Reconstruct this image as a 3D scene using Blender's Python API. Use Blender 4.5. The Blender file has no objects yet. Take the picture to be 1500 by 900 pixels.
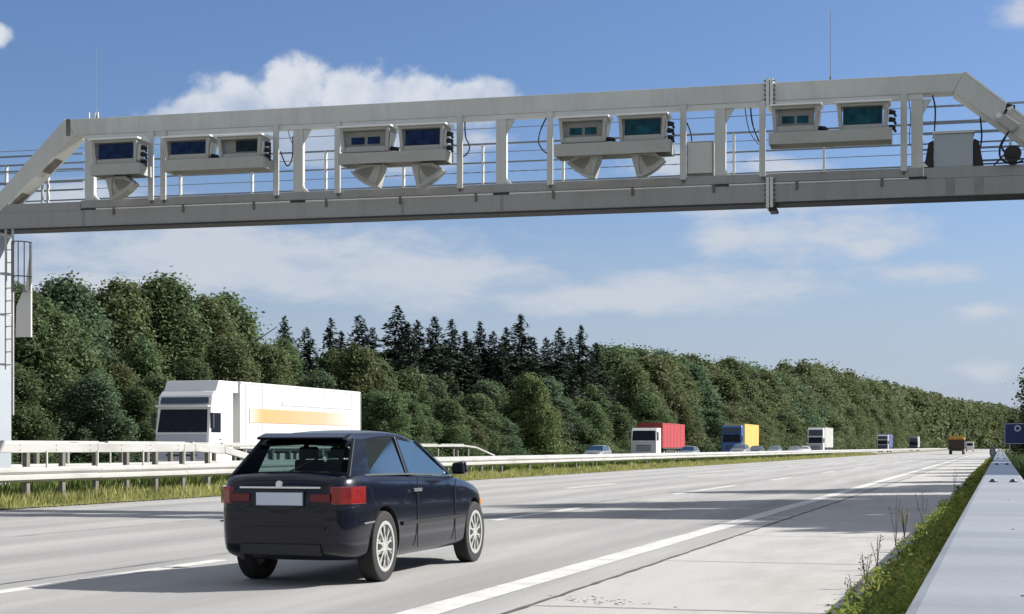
import bpy, bmesh, math, random
import numpy as np
from math import sin, cos, tan, pi, radians, atan2, sqrt
from mathutils import Vector, Matrix
random.seed(7); RNG = np.random.default_rng(7)
S = bpy.context.scene
C = S.collection

# ------------------------------------------------------------------ camera
F, HC, HX, HY = 2400.0, 1.2, 1465.0, 655.0           # focal (px of a 1500 px wide picture), eye height, road vanishing point
PSI = math.atan((HX-750)/F); CP, SP = cos(PSI), sin(PSI)
cd = bpy.data.cameras.new('camera'); cam = bpy.data.objects.new('camera', cd); C.objects.link(cam)
cd.sensor_width = 36; cd.lens = 36*F/1500; cd.shift_y = (HY-450)/1500
cd.clip_start = .1; cd.clip_end = 6000
cam.location = (0, 0, HC); cam.rotation_euler = (pi/2, 0, PSI); S.camera = cam
# ------------------------------------------------------------------ light
SUN_A, SUN_E = radians(36), radians(33)                # azimuth from +X towards +Y, elevation
sd = Vector((cos(SUN_E)*cos(SUN_A), cos(SUN_E)*sin(SUN_A), sin(SUN_E)))
sl = bpy.data.lights.new('sun', 'SUN'); sl.energy = 4.2; sl.angle = radians(.7); sl.color = (1, .96, .90)
so = bpy.data.objects.new('sun', sl); C.objects.link(so); so.rotation_euler = sd.to_track_quat('Z', 'Y').to_euler()
so.location = (20, 20, 30)
S.view_settings.view_transform = 'Standard'; S.view_settings.look = 'None'
S.view_settings.exposure = 0.95; S.view_settings.gamma = 1; S.view_settings.use_curve_mapping = False

W = bpy.data.worlds.new('World'); S.world = W; W.use_nodes = True
wt = W.node_tree; wn = wt.nodes; wl = wt.links
for n in list(wn): wn.remove(n)

def px2dir(x, y):                                      # picture point -> azimuth, elevation in degrees
    cx, cz, up = (x-750)/F, 1.0, (HY-y)/F
    wx, wy = cx*CP-cz*SP, cx*SP+cz*CP
    return math.degrees(atan2(wx, wy)), math.degrees(atan2(up, sqrt(wx*wx+wy*wy)))

def wmath(op, a, b=None, c=None, clamp=False):
    n = wn.new('ShaderNodeMath'); n.operation = op; n.use_clamp = clamp
    for i, v in enumerate((a, b, c)):
        if v is None: continue
        if isinstance(v, (int, float)): n.inputs[i].default_value = v
        else: wl.new(v, n.inputs[i])
    return n.outputs[0]

def build_world():
    out = wn.new('ShaderNodeOutputWorld'); bg = wn.new('ShaderNodeBackground')
    sky = wn.new('ShaderNodeTexSky'); sky.sky_type = 'NISHITA'; sky.sun_disc = False
    sky.sun_elevation = SUN_E; sky.sun_rotation = pi/2-SUN_A
    sky.air_density = 1.0; sky.dust_density = .7; sky.ozone_density = 1.5; sky.altitude = 100
    tc = wn.new('ShaderNodeTexCoord'); sx = wn.new('ShaderNodeSeparateXYZ'); wl.new(tc.outputs['Generated'], sx.inputs[0])
    az = wmath('MULTIPLY', wmath('ARCTAN2', sx.outputs[0], sx.outputs[1]), 57.29578)
    el = wmath('MULTIPLY', wmath('ARCSINE', sx.outputs[2]), 57.29578)
    cb = wn.new('ShaderNodeCombineXYZ'); wl.new(az, cb.inputs[0]); wl.new(el, cb.inputs[1])
    def noise(scale, detail, rough, stretch=(1, 1, 1), off=0):
        m = wn.new('ShaderNodeMapping'); m.inputs['Scale'].default_value = stretch; m.inputs['Location'].default_value = (off, off*.7, off)
        wl.new(cb.outputs[0], m.inputs[0])
        n = wn.new('ShaderNodeTexNoise'); n.inputs['Scale'].default_value = scale; n.inputs['Detail'].default_value = detail
        n.inputs['Roughness'].default_value = rough; wl.new(m.outputs[0], n.inputs['Vector']); return n.outputs['Fac']
    nz = noise(.62, 8, .56, off=3.1)
    nw = noise(.28, 7, .6, stretch=(1, 2.6, 1), off=9)
    def lobe(x, y, rx, ry):                            # 1 at the centre, 0 at the rim, negative outside
        a, e = px2dir(x, y); k = math.degrees(1/F)
        dx = wmath('DIVIDE', wmath('SUBTRACT', az, a), rx*k); dy = wmath('DIVIDE', wmath('SUBTRACT', el, e), ry*k)
        r = wmath('SQRT', wmath('ADD', wmath('MULTIPLY', dx, dx), wmath('MULTIPLY', dy, dy)))
        return wmath('SUBTRACT', 1.0, r)
    def union(ls):
        m = ls[0]
        for l in ls[1:]: m = wmath('MAXIMUM', m, l)
        return m
    def smooth(v, lo, hi):
        n = wn.new('ShaderNodeMapRange'); n.interpolation_type = 'SMOOTHSTEP'
        n.inputs['From Min'].default_value = lo; n.inputs['From Max'].default_value = hi; wl.new(v, n.inputs['Value']); return n.outputs[0]
    cum = union([lobe(*a) for a in ((285, 160, 62, 34), (340, 152, 84, 54), (428, 140, 84, 62), (515, 150, 84, 66), (600, 155, 85, 60), (680, 146, 90, 46), (265, 172, 75, 30), (460, 205, 240, 42), (-20, 50, 45, 22))])
    cumd = smooth(wmath('ADD', cum, wmath('MULTIPLY', wmath('SUBTRACT', nz, .5), 1.7)), .06, .52)
    thin = union([lobe(*a) for a in ((1190, 345, 190, 42), (1070, 350, 70, 26), (1270, 360, 70, 28), (1150, 290, 190, 34), (990, 240, 110, 34), (1150, 250, 90, 26), (1360, 400, 120, 26), (1440, 456, 60, 18),
                                     (260, 375, 420, 75), (600, 405, 300, 60), (150, 420, 260, 50), (1000, 430, 260, 40), (850, 435, 240, 30), (700, 200, 60, 26), (560, 225, 170, 34), (110, 290, 120, 26), (1510, 20, 60, 24), (1450, 545, 70, 20))])
    thind = wmath('MULTIPLY', smooth(wmath('ADD', thin, wmath('MULTIPLY', wmath('SUBTRACT', nw, .5), 2.4)), -.1, .9), .92)
    shade = noise(.8, 5, .5, off=5.2)
    # cloud tops bright, bases greyer
    a0, e0 = px2dir(480, 200); a1, e1 = px2dir(480, 100)
    up = smooth(wmath('ADD', el, wmath('MULTIPLY', wmath('SUBTRACT', shade, .5), 5.5)), e0-.6, e1+.2)
    cc = wn.new('ShaderNodeMix'); cc.data_type = 'RGBA'; cc.inputs[6].default_value = (2.5, 2.95, 3.75, 1); cc.inputs[7].default_value = (4.4, 4.55, 4.85, 1)
    wl.new(up, cc.inputs[0])
    hs = wn.new('ShaderNodeHueSaturation'); hs.inputs['Saturation'].default_value = 1.0; hs.inputs['Value'].default_value = 1.0; tn = wn.new('ShaderNodeMix'); tn.data_type = 'RGBA'; tn.blend_type = 'MULTIPLY'; tn.inputs[0].default_value = 1; tn.inputs[7].default_value = (.425, .50, .66, 1); wl.new(sky.outputs[0], tn.inputs[6]); wl.new(tn.outputs[2], hs.inputs['Color'])
    # low air is milky towards the horizon
    mk = wn.new('ShaderNodeMix'); mk.data_type = 'RGBA'; mk.inputs[7].default_value = (2.65, 3.05, 3.75, 1)
    hz = wn.new('ShaderNodeMapRange'); hz.interpolation_type = 'SMOOTHSTEP'; hz.inputs['From Min'].default_value = 11; hz.inputs['From Max'].default_value = -1
    hz.inputs['To Min'].default_value = 0; hz.inputs['To Max'].default_value = 1; wl.new(el, hz.inputs['Value'])
    wl.new(hz.outputs[0], mk.inputs[0]); wl.new(hs.outputs[0], mk.inputs[6])
    m1 = wn.new('ShaderNodeMix'); m1.data_type = 'RGBA'; m1.inputs[7].default_value = (3.45, 3.7, 4.15, 1)
    wl.new(thind, m1.inputs[0]); wl.new(mk.outputs[2], m1.inputs[6])
    m2 = wn.new('ShaderNodeMix'); m2.data_type = 'RGBA'; wl.new(wmath('MULTIPLY', cumd, .90), m2.inputs[0]); wl.new(m1.outputs[2], m2.inputs[6]); wl.new(cc.outputs[2], m2.inputs[7])
    # unseen broken cloud added outside the view to whiten and lift the ambient light
    fc = noise(.05, 6, .55, stretch=(1, 1.8, 1), off=2.0)
    away = smooth(wmath('MAXIMUM', wmath('MULTIPLY', wmath('ABSOLUTE', wmath('ADD', az, 16.0)), .5), el), 19, 30)
    fcd = wmath('MULTIPLY', smooth(fc, .38, .55), away)
    m3 = wn.new('ShaderNodeMix'); m3.data_type = 'RGBA'; wl.new(fcd, m3.inputs[0]); wl.new(m2.outputs[2], m3.inputs[6]); m3.inputs[7].default_value = (3.3, 3.4, 3.6, 1)
    wl.new(m3.outputs[2], bg.inputs[0]); bg.inputs[1].default_value = .09
    wl.new(bg.outputs[0], out.inputs[0])
build_world()

# ------------------------------------------------------------------ helpers
def wpt(x, z):                                         # picture column + depth -> world X, Y
    cx = (x-750)/F*z; return cx*CP-z*SP, cx*SP+z*CP
def hgt(y, z): return HC+(HY-y)/F*z
def zX(x, X): return X*F/(CP*(HX-x))                   # depth where column x meets the plane X metres left of the camera
def YX(x, X): z = zX(x, X); return (z-X*SP)/CP

def mat(name, col, rough=.6, metal=0, var=.0, vs=3.0, bump=0, bs=40, spec=.5, stretch=None, dirt_shade=None, dirt_shade_amt=0, ds=.8, coat=0, tracks=0):
    m = bpy.data.materials.new(name); m.use_nodes = True; t = m.node_tree; p = t.nodes['Principled BSDF']
    p.inputs['Roughness'].default_value = rough; p.inputs['Metallic'].default_value = metal
    p.inputs['Specular IOR Level'].default_value = spec; p.inputs['Coat Weight'].default_value = coat
    tc = t.nodes.new('ShaderNodeTexCoord'); vec = tc.outputs['Object']
    if stretch:
        mp = t.nodes.new('ShaderNodeMapping'); mp.inputs['Scale'].default_value = stretch; t.links.new(vec, mp.inputs[0]); vec2 = mp.outputs[0]
    else: vec2 = vec
    def nz(s, d=5, r=.6, v=vec2):
        n = t.nodes.new('ShaderNodeTexNoise'); n.inputs['Scale'].default_value = s; n.inputs['Detail'].default_value = d; n.inputs['Roughness'].default_value = r
        t.links.new(v, n.inputs['Vector']); return n.outputs['Fac']
    r = t.nodes.new('ShaderNodeValToRGB'); t.links.new(nz(vs), r.inputs[0])
    r.color_ramp.elements[0].position = .3; r.color_ramp.elements[1].position = .7
    r.color_ramp.elements[0].color = [c*(1-var) for c in col]+[1]; r.color_ramp.elements[1].color = [min(1, c*(1+var)) for c in col]+[1]
    res = r.outputs[0]
    if dirt_shade:
        r2 = t.nodes.new('ShaderNodeValToRGB'); t.links.new(nz(ds, 7, .65), r2.inputs[0])
        r2.color_ramp.elements[0].position = .48; r2.color_ramp.elements[1].position = .72
        r2.color_ramp.elements[1].color = (dirt_shade_amt,)*3+(1,); r2.color_ramp.elements[0].color = (0, 0, 0, 1)
        mx = t.nodes.new('ShaderNodeMix'); mx.data_type = 'RGBA'; t.links.new(r2.outputs[0], mx.inputs[0]); t.links.new(res, mx.inputs[6]); mx.inputs[7].default_value = list(dirt_shade)+[1]; res = mx.outputs[2]
    t.links.new(res, p.inputs['Base Color'])
    if bump:
        b = t.nodes.new('ShaderNodeBump'); b.inputs['Strength'].default_value = bump; b.inputs['Distance'].default_value = .02; t.links.new(nz(bs, 4, .6, vec), b.inputs['Height']); t.links.new(b.outputs[0], p.inputs['Normal'])
    if tracks:                                         # polished wheel paths and fine aggregate
        sp = t.nodes.new('ShaderNodeSeparateXYZ'); t.links.new(vec, sp.inputs[0])
        a = t.nodes.new('ShaderNodeMath'); a.operation = 'MULTIPLY'; a.inputs[1].default_value = 2*pi/1.95; t.links.new(sp.outputs[0], a.inputs[0])
        c = t.nodes.new('ShaderNodeMath'); c.operation = 'SINE'; t.links.new(a.outputs[0], c.inputs[0])
        d = t.nodes.new('ShaderNodeMath'); d.operation = 'MULTIPLY_ADD'; d.inputs[1].default_value = tracks; d.inputs[2].default_value = 1-tracks*.6; t.links.new(c.outputs[0], d.inputs[0])
        f = t.nodes.new('ShaderNodeMath'); f.operation = 'MULTIPLY_ADD'; f.inputs[1].default_value = .5; f.inputs[2].default_value = .75; t.links.new(nz(38, 3, .8, vec), f.inputs[0])
        g = t.nodes.new('ShaderNodeMath'); g.operation = 'MULTIPLY'; t.links.new(d.outputs[0], g.inputs[0]); t.links.new(f.outputs[0], g.inputs[1])
        m2 = t.nodes.new('ShaderNodeMix'); m2.data_type = 'RGBA'; m2.blend_type = 'MULTIPLY'; m2.inputs[0].default_value = 1; t.links.new(res, m2.inputs[6]); t.links.new(g.outputs[0], m2.inputs[7]); t.links.new(m2.outputs[2], p.inputs['Base Color'])
    return m

def leafmat(name, c1, c2, c3=None, trans=.34, rough=.55):
    m = bpy.data.materials.new(name); m.use_nodes = True; t = m.node_tree; p = t.nodes['Principled BSDF']; o = t.nodes['Material Output']
    g = t.nodes.new('ShaderNodeNewGeometry'); oi = t.nodes.new('ShaderNodeObjectInfo')
    tc = t.nodes.new('ShaderNodeTexCoord'); nz = t.nodes.new('ShaderNodeTexNoise'); nz.inputs['Scale'].default_value = .55; nz.inputs['Detail'].default_value = 3
    t.links.new(tc.outputs['Object'], nz.inputs['Vector'])
    a = t.nodes.new('ShaderNodeMath'); a.operation = 'MULTIPLY_ADD'; a.inputs[1].default_value = .36; t.links.new(g.outputs['Random Per Island'], a.inputs[0])
    b = t.nodes.new('ShaderNodeMath'); b.operation = 'MULTIPLY_ADD'; b.inputs[1].default_value = .9; b.inputs[2].default_value = -.22; t.links.new(nz.outputs['Fac'], b.inputs[0]); t.links.new(b.outputs[0], a.inputs[2])
    r = t.nodes.new('ShaderNodeValToRGB'); t.links.new(a.outputs[0], r.inputs[0])
    r.color_ramp.elements[0].color = list(c1)+[1]; r.color_ramp.elements[1].color = list(c2)+[1]
    r.color_ramp.elements[0].position = .2; r.color_ramp.elements[1].position = .72
    if c3:
        e = r.color_ramp.elements.new(.9); e.color = list(c3)+[1]
    hs = t.nodes.new('ShaderNodeHueSaturation'); t.links.new(r.outputs[0], hs.inputs['Color'])
    h = t.nodes.new('ShaderNodeMapRange'); h.inputs['To Min'].default_value = .482; h.inputs['To Max'].default_value = .503; t.links.new(oi.outputs['Random'], h.inputs[0]); t.links.new(h.outputs[0], hs.inputs['Hue'])
    v = t.nodes.new('ShaderNodeMapRange'); v.inputs['To Min'].default_value = .84; v.inputs['To Max'].default_value = 1.16; hs.inputs['Saturation'].default_value = .86; t.links.new(oi.outputs['Random'], v.inputs[0]); t.links.new(v.outputs[0], hs.inputs['Value'])
    t.links.new(hs.outputs[0], p.inputs['Base Color']); p.inputs['Roughness'].default_value = rough; p.inputs['Specular IOR Level'].default_value = .15
    tr = t.nodes.new('ShaderNodeBsdfTranslucent'); t.links.new(hs.outputs[0], tr.inputs[0])
    mx = t.nodes.new('ShaderNodeMixShader'); mx.inputs[0].default_value = trans
    t.links.new(p.outputs[0], mx.inputs[1]); t.links.new(tr.outputs[0], mx.inputs[2]); t.links.new(mx.outputs[0], o.inputs[0])
    return m

def glassmat(name, tint, refl=1.0, dens=.5):
    m = bpy.data.materials.new(name); m.use_nodes = True; t = m.node_tree; o = t.nodes['Material Output']; t.nodes.remove(t.nodes['Principled BSDF'])
    tr = t.nodes.new('ShaderNodeBsdfTransparent'); tr.inputs[0].default_value = list(tint)+[1]
    gl = t.nodes.new('ShaderNodeBsdfGlossy'); gl.inputs['Roughness'].default_value = .06; gl.inputs[0].default_value = (.40, .45, .43, 1)
    lw = t.nodes.new('ShaderNodeFresnel'); lw.inputs['IOR'].default_value = 1.38
    mx = t.nodes.new('ShaderNodeMixShader'); t.links.new(lw.outputs[0], mx.inputs[0]); t.links.new(tr.outputs[0], mx.inputs[1]); t.links.new(gl.outputs[0], mx.inputs[2]); t.links.new(mx.outputs[0], o.inputs[0])
    return m

class MB:
    def __init__(s): s.v = []; s.f = []
    def add(s, vs, fs):
        n = len(s.v); s.v += [tuple(p) for p in vs]; s.f += [tuple(i+n for i in f) for f in fs]; return s
    def box(s, x0, x1, y0, y1, z0, z1):
        return s.hexa([(x0, y0, z0), (x1, y0, z0), (x1, y1, z0), (x0, y1, z0)], [(x0, y0, z1), (x1, y0, z1), (x1, y1, z1), (x0, y1, z1)])
    def hexa(s, b, t):
        return s.add(list(b)+list(t), [(0, 3, 2, 1), (4, 5, 6, 7), (0, 1, 5, 4), (1, 2, 6, 5), (2, 3, 7, 6), (3, 0, 4, 7)])
    def prism(s, pts, ax, a, b):                       # polygon extruded along axis ax
        n = len(pts)
        def P(p, c):
            return (c, p[0], p[1]) if ax == 0 else ((p[0], c, p[1]) if ax == 1 else (p[0], p[1], c))
        vs = [P(p, a) for p in pts]+[P(p, b) for p in pts]
        fs = [tuple(range(n)), tuple(range(2*n-1, n-1, -1))]+[(i, i+n, (i+1) % n+n, (i+1) % n) for i in range(n)]
        return s.add(vs, fs)
    def bar(s, p, q, w, h=None):                       # rectangular bar between two points
        h = h or w; p, q = Vector(p), Vector(q); d = (q-p).normalized()
        u = d.cross(Vector((0, 0, 1)));  u = Vector((1, 0, 0)) if u.length < 1e-4 else u.normalized(); n = u.cross(d)
        c = [(-1, -1), (1, -1), (1, 1), (-1, 1)]
        return s.hexa([p+u*a*w/2+n*b*h/2 for a, b in c], [q+u*a*w/2+n*b*h/2 for a, b in c])
    def cyl(s, p, q, r, r2=None, n=16):
        r2 = r if r2 is None else r2; p, q = Vector(p), Vector(q); d = (q-p).normalized()
        u = d.orthogonal().normalized(); w = d.cross(u)
        vs = [p+(u*cos(2*pi*i/n)+w*sin(2*pi*i/n))*r for i in range(n)]+[q+(u*cos(2*pi*i/n)+w*sin(2*pi*i/n))*r2 for i in range(n)]
        return s.add(vs, [tuple(range(n-1, -1, -1)), tuple(range(n, 2*n))]+[(i, (i+1) % n, (i+1) % n+n, i+n) for i in range(n)])
    def tube(s, pts, r, n=8):
        for a, b in zip(pts, pts[1:]): s.cyl(a, b, r, n=n)
        return s
    def ring(s, c, ax, ro, ri, w, n=32):               # annulus around axis X through c
        vs = []
        for i in range(n):
            a = 2*pi*i/n
            for (rr, xx) in ((ro, -w/2), (ro, w/2), (ri, w/2), (ri, -w/2)): vs.append((c[0]+xx, c[1]+rr*cos(a), c[2]+rr*sin(a)))
        fs = []
        for i in range(n):
            j = (i+1) % n
            for k in range(4): fs.append((i*4+k, i*4+(k+1) % 4, j*4+(k+1) % 4, j*4+k))
        return s.add(vs, fs)
    def build(s, name, m, parent=None, bevel=0, smooth=False, sub=0, seg=2):
        me = bpy.data.meshes.new(name); me.from_pydata(s.v, [], s.f); me.validate(); me.update()
        bm = bmesh.new(); bm.from_mesh(me); bmesh.ops.recalc_face_normals(bm, faces=bm.faces); bm.to_mesh(me); bm.free()
        me.materials.append(m); o = bpy.data.objects.new(name, me); C.objects.link(o)
        if parent: o.parent = parent
        if smooth:
            for p in me.polygons: p.use_smooth = True
        if bevel:
            b = o.modifiers.new('b', 'BEVEL'); b.width = bevel; b.segments = seg; b.limit_method = 'ANGLE'; b.angle_limit = radians(35)
        if sub:
            b = o.modifiers.new('s', 'SUBSURF'); b.levels = b.render_levels = sub
        return o

def npmesh(name, co, nper, m, parent=None):           # co: (N*nper,3) faces of nper corners each
    me = bpy.data.meshes.new(name); nv = len(co); nf = nv//nper
    me.vertices.add(nv); me.vertices.foreach_set('co', np.ascontiguousarray(co, dtype=np.float32).ravel())
    me.loops.add(nv); me.loops.foreach_set('vertex_index', np.arange(nv, dtype=np.int32))
    me.polygons.add(nf); me.polygons.foreach_set('loop_start', np.arange(0, nv, nper, dtype=np.int32)); me.polygons.foreach_set('loop_total', np.full(nf, nper, dtype=np.int32))
    me.update(calc_edges=True); me.validate(); me.materials.append(m)
    if parent is False: return me
    o = bpy.data.objects.new(name, me); C.objects.link(o)
    if parent: o.parent = parent
    return o

def tag(o, label=None, cat=None, group=None, kind=None):
    if label: o['label'] = label
    if cat: o['category'] = cat
    if group: o['group'] = group
    if kind: o['kind'] = kind
    return o
def thing(name, loc, label, cat, group=None, rz=0):
    o = bpy.data.objects.new(name, None); o.empty_display_size = .3; C.objects.link(o); o.location = loc; o.rotation_euler = (0, 0, rz)
    return tag(o, label, cat, group)
def copy_tree(o, parent=None):
    c = o.copy(); C.objects.link(c)
    if parent: c.parent = parent
    for ch in list(o.children): copy_tree(ch, c)
    return c
def sheet(name, x0, x1, y0, y1, z, m, kind='structure', label=None):
    b = MB(); b.add([(x0, y0, z), (x1, y0, z), (x1, y1, z), (x0, y1, z)], [(0, 1, 2, 3)])
    o = b.build(name, m)
    for p in o.data.polygons:
        if p.normal.z < 0: p.flip()
    return tag(o, label, None, None, kind)

# ------------------------------------------------------------------ materials
M = {}
M['asphalt'] = mat('road surface', (.37, .365, .355), .85, var=.16, vs=1.3, bump=.5, bs=220, stretch=(1, .07, 1), dirt_shade=(.29, .285, .28), dirt_shade_amt=.7, ds=.9, tracks=.085)
M['opp'] = mat('opposite road surface', (.37, .36, .35), .85, var=.08, vs=2)
M['concrete'] = mat('shoulder concrete', (.46, .45, .43), .85, var=.06, vs=1.1, bump=.5, bs=160, stretch=(1, .25, 1), dirt_shade=(.30, .285, .265), dirt_shade_amt=.7, ds=.7, tracks=.004)
M['seam'] = mat('tar seam', (.09, .088, .085), .8, var=.3, vs=2)
M['paint_line'] = mat('worn road paint', (.62, .61, .58), .7, var=.07, vs=2.2, dirt_shade=(.33, .32, .3), dirt_shade_amt=.75, ds=2.5, bump=.3, bs=200)
M['paint_faint'] = mat('old worn road paint', (.46, .45, .43), .75, var=.1, vs=2.2, dirt_shade=(.31, .3, .29), dirt_shade_amt=.9, ds=2.5)
M['soil'] = mat('grassy soil', (.085, .095, .035), .95, var=.35, vs=.5, dirt_shade=(.16, .14, .07), dirt_shade_amt=.8, ds=.3)
M['vergesoil'] = mat('verge soil', (.07, .065, .035), .95, var=.3, vs=3)
M['strawsoil'] = mat('dry grass soil', (.20, .19, .09), .95, var=.3, vs=2)
M['galv'] = mat('galvanised steel', (.455, .455, .435), .5, .15, var=.05, vs=1.5, stretch=(1, .3, 1), dirt_shade=(.29, .28, .26), dirt_shade_amt=.7, ds=1.8)
M['galv_dark'] = mat('weathered steel post', (.16, .15, .13), .7, .1, var=.2, vs=4)
M['galv_rod'] = mat('light steel rod', (.5, .5, .47), .5, .2)
M['rail_tree_shade'] = mat('zinc rail with painted tree shade', (.37, .385, .40), .42, .35, var=.10, vs=.9, stretch=(.2, 1.5, 1), dirt_shade=(.25, .27, .295), dirt_shade_amt=.85, ds=1.0, tracks=.004)  # bluish grey and cross streaks paint dappled tree shade into the zinc colour
M['bolt'] = mat('dark bolt cap', (.06, .065, .075), .5, .3)
M['gantry'] = mat('gantry grey paint', (.56, .57, .54), .55, .05, var=.05, vs=1.2, stretch=(2.6, 1, .45), dirt_shade=(.44, .43, .38), dirt_shade_amt=.55, ds=1.5)
M['gantry_low'] = mat('lower beam grey paint', (.325, .325, .315), .55, .05, var=.06, vs=1.2, stretch=(2.4, 1, .4), dirt_shade=(.20, .20, .185), dirt_shade_amt=.6, ds=1.2)
M['gantry_light'] = mat('light gantry trim', (.62, .63, .60), .5, .05, var=.05, vs=3)
M['rail_dark'] = mat('thin steel railing', (.20, .23, .27), .5, .3)
M['stain'] = mat('rust and water stain', (.13, .12, .105), .8, var=.3, vs=6)
M['cambox'] = mat('camera housing paint', (.40, .40, .37), .5, .05, var=.05, vs=4, dirt_shade=(.33, .32, .28), dirt_shade_amt=.5, ds=3)
M['hood'] = mat('white hood paint', (.78, .79, .77), .45, var=.04, vs=4)
M['panel'] = mat('recess panel', (.26, .26, .24), .5, var=.08, vs=5)
M['lens_blue'] = mat('blue black lens', (.009, .028, .095), .25, var=.6, vs=5, spec=.12)
M['lens_teal'] = mat('teal lens', (.008, .075, .11), .25, var=.6, vs=4, spec=.12)
M['lens_dark'] = mat('dark lens', (.010, .026, .034), .25, var=.6, vs=5, spec=.12)
M['black'] = mat('black rubber', (.012, .012, .014), .6, var=.1)
M['scanner'] = mat('scanner housing', (.42, .42, .38), .6, var=.08, vs=4, dirt_shade=(.2, .19, .15), dirt_shade_amt=.6, ds=4)
M['scanner_in'] = mat('scanner mouth', (.20, .19, .16), .7, var=.2, vs=6)
M['pylon'] = mat('pylon paint', (.36, .40, .44), .5, .05, var=.05, vs=2, dirt_shade=(.29, .32, .34), dirt_shade_amt=.5, ds=1)
M['whitepanel'] = mat('white panel', (.72, .70, .66), .5, var=.04, vs=2, dirt_shade=(.55, .52, .47), dirt_shade_amt=.5, ds=2)
M['carpaint'] = mat('deep navy car paint', (.002, .0035, .012), .25, .0, spec=.25, coat=.45)
M['carpaint'].node_tree.nodes['Principled BSDF'].inputs['Coat Roughness'].default_value = .03
M['carglass'] = glassmat('tinted car glass', (.42, .52, .52))
M['cartrim'] = mat('black plastic trim', (.012, .012, .014), .5)
M['chrome'] = mat('bright trim', (.75, .76, .78), .2, .9)
M['rim'] = mat('silver alloy', (.50, .50, .49), .4, .35)
M['tyre'] = mat('tyre rubber', (.016, .016, .017), .8, bump=.3, bs=60)
M['taillight'] = mat('red lamp glass', (.20, .006, .010), .15, spec=.7, var=.25, vs=14, coat=1)
M['lamp_inner'] = mat('dark red lamp', (.12, .008, .012), .2, spec=.5)
M['amber'] = mat('amber lamp', (.7, .18, .02), .25)
M['plate'] = mat('number plate', (.55, .6, .68), .4)
M['seat'] = mat('seat cloth', (.03, .03, .035), .8)
M['truckwhite'] = mat('white truck paint', (.70, .70, .69), .4, var=.02, vs=1)
M['truckgrey'] = mat('grey truck front', (.36, .38, .42), .4, var=.05, vs=2)
M['trailerwhite'] = mat('white trailer tarpaulin', (.58, .575, .56), .55, var=.04, vs=.6, stretch=(1, 1, .2), dirt_shade=(.50, .49, .47), dirt_shade_amt=.6, ds=.8)
M['stripe'] = mat('ochre orange stripe', (.56, .30, .12), .55, var=.10, vs=.5, stretch=(1, .5, .2))
M['stripe_pale'] = mat('pale grey lettering band', (.46, .48, .52), .55, var=.08, vs=1.2)
M['red'] = mat('red tarpaulin', (.36, .035, .04), .55, var=.12, vs=.8)
M['reddark'] = mat('dark red headboard', (.20, .012, .015), .6, var=.1)
M['bluecab'] = mat('blue cab paint', (.025, .10, .30), .35, var=.08)
M['yellow'] = mat('yellow tarpaulin', (.62, .41, .10), .55, var=.05)
M['bluebox'] = mat('blue tarpaulin', (.07, .11, .30), .55, var=.08)
M['greybox'] = mat('grey tarpaulin', (.44, .45, .44), .55, var=.08, vs=1)
M['darkcab'] = mat('dark slate cab', (.035, .05, .09), .4)
M['windscreen'] = mat('truck windscreen', (.006, .009, .02), .2, spec=.15, var=.4, vs=1.5)
M['chassis'] = mat('truck chassis', (.03, .03, .032), .7)
M['silver'] = mat('silver blue car paint', (.14, .155, .165), .5, .1)
M['darkcar'] = mat('dark car paint', (.03, .035, .045), .4)
M['tanktruck'] = mat('brown black tipper body', (.035, .022, .014), .6, var=.3)
M['tippertop'] = mat('ochre yellow tipper edge', (.42, .24, .03), .6, var=.2)
M['signblue'] = mat('sign blue', (.006, .018, .11), .4)
M['signwhite'] = mat('sign white', (.55, .6, .7), .4)
M['bark'] = mat('bark', (.07, .055, .04), .9, var=.3, vs=6, bump=.6, bs=20)
M['leafA'] = leafmat('mixed green leaves', (0.0622, 0.1069, 0.0379), (0.1425, 0.2235, 0.0814), (0.2202, 0.2672, 0.1018), rough=.7)
M['leafB'] = leafmat('blue green leaves', (0.0608, 0.1101, 0.0515), (0.1394, 0.2268, 0.1113), (0.1774, 0.2592, 0.1221), rough=.7)
M['leafC'] = leafmat('olive autumn leaves', (0.0778, 0.1062, 0.0379), (0.1749, 0.2155, 0.0814), (0.2591, 0.2422, 0.0882), rough=.7)
M['leafD'] = leafmat('bright green leaves', (0.0768, 0.1319, 0.0333), (0.192, 0.2796, 0.0832), (0.2432, 0.3011, 0.1024), rough=.7)
M['needle'] = leafmat('dark spruce needles', (0.02, 0.0348, 0.023), (0.05, 0.0783, 0.0529), None, trans=.05)
M['grassdry'] = leafmat('dry grass', (0.2245, 0.2715, 0.0608), (0.5239, 0.5572, 0.1701), (0.7484, 0.7144, 0.3159), trans=.35)
M['grassgreen'] = leafmat('green grass', (0.0719, 0.135, 0.02), (0.2012, 0.285, 0.0438), (0.3737, 0.39, 0.1125), trans=.4)
M['weed'] = leafmat('weed leaves', (0.1013, 0.1899, 0.0196), (0.3442, 0.4851, 0.0491), (0.6885, 0.7171, 0.0653), trans=.4)
M['flower'] = leafmat('yellow green flowers', (.30, .28, .02), (.50, .44, .04), (.62, .5, .08), trans=.3)
M['weed_seed'] = leafmat('dry seed heads', (.10, .08, .04), (.28, .24, .13), None, trans=.2)

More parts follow.
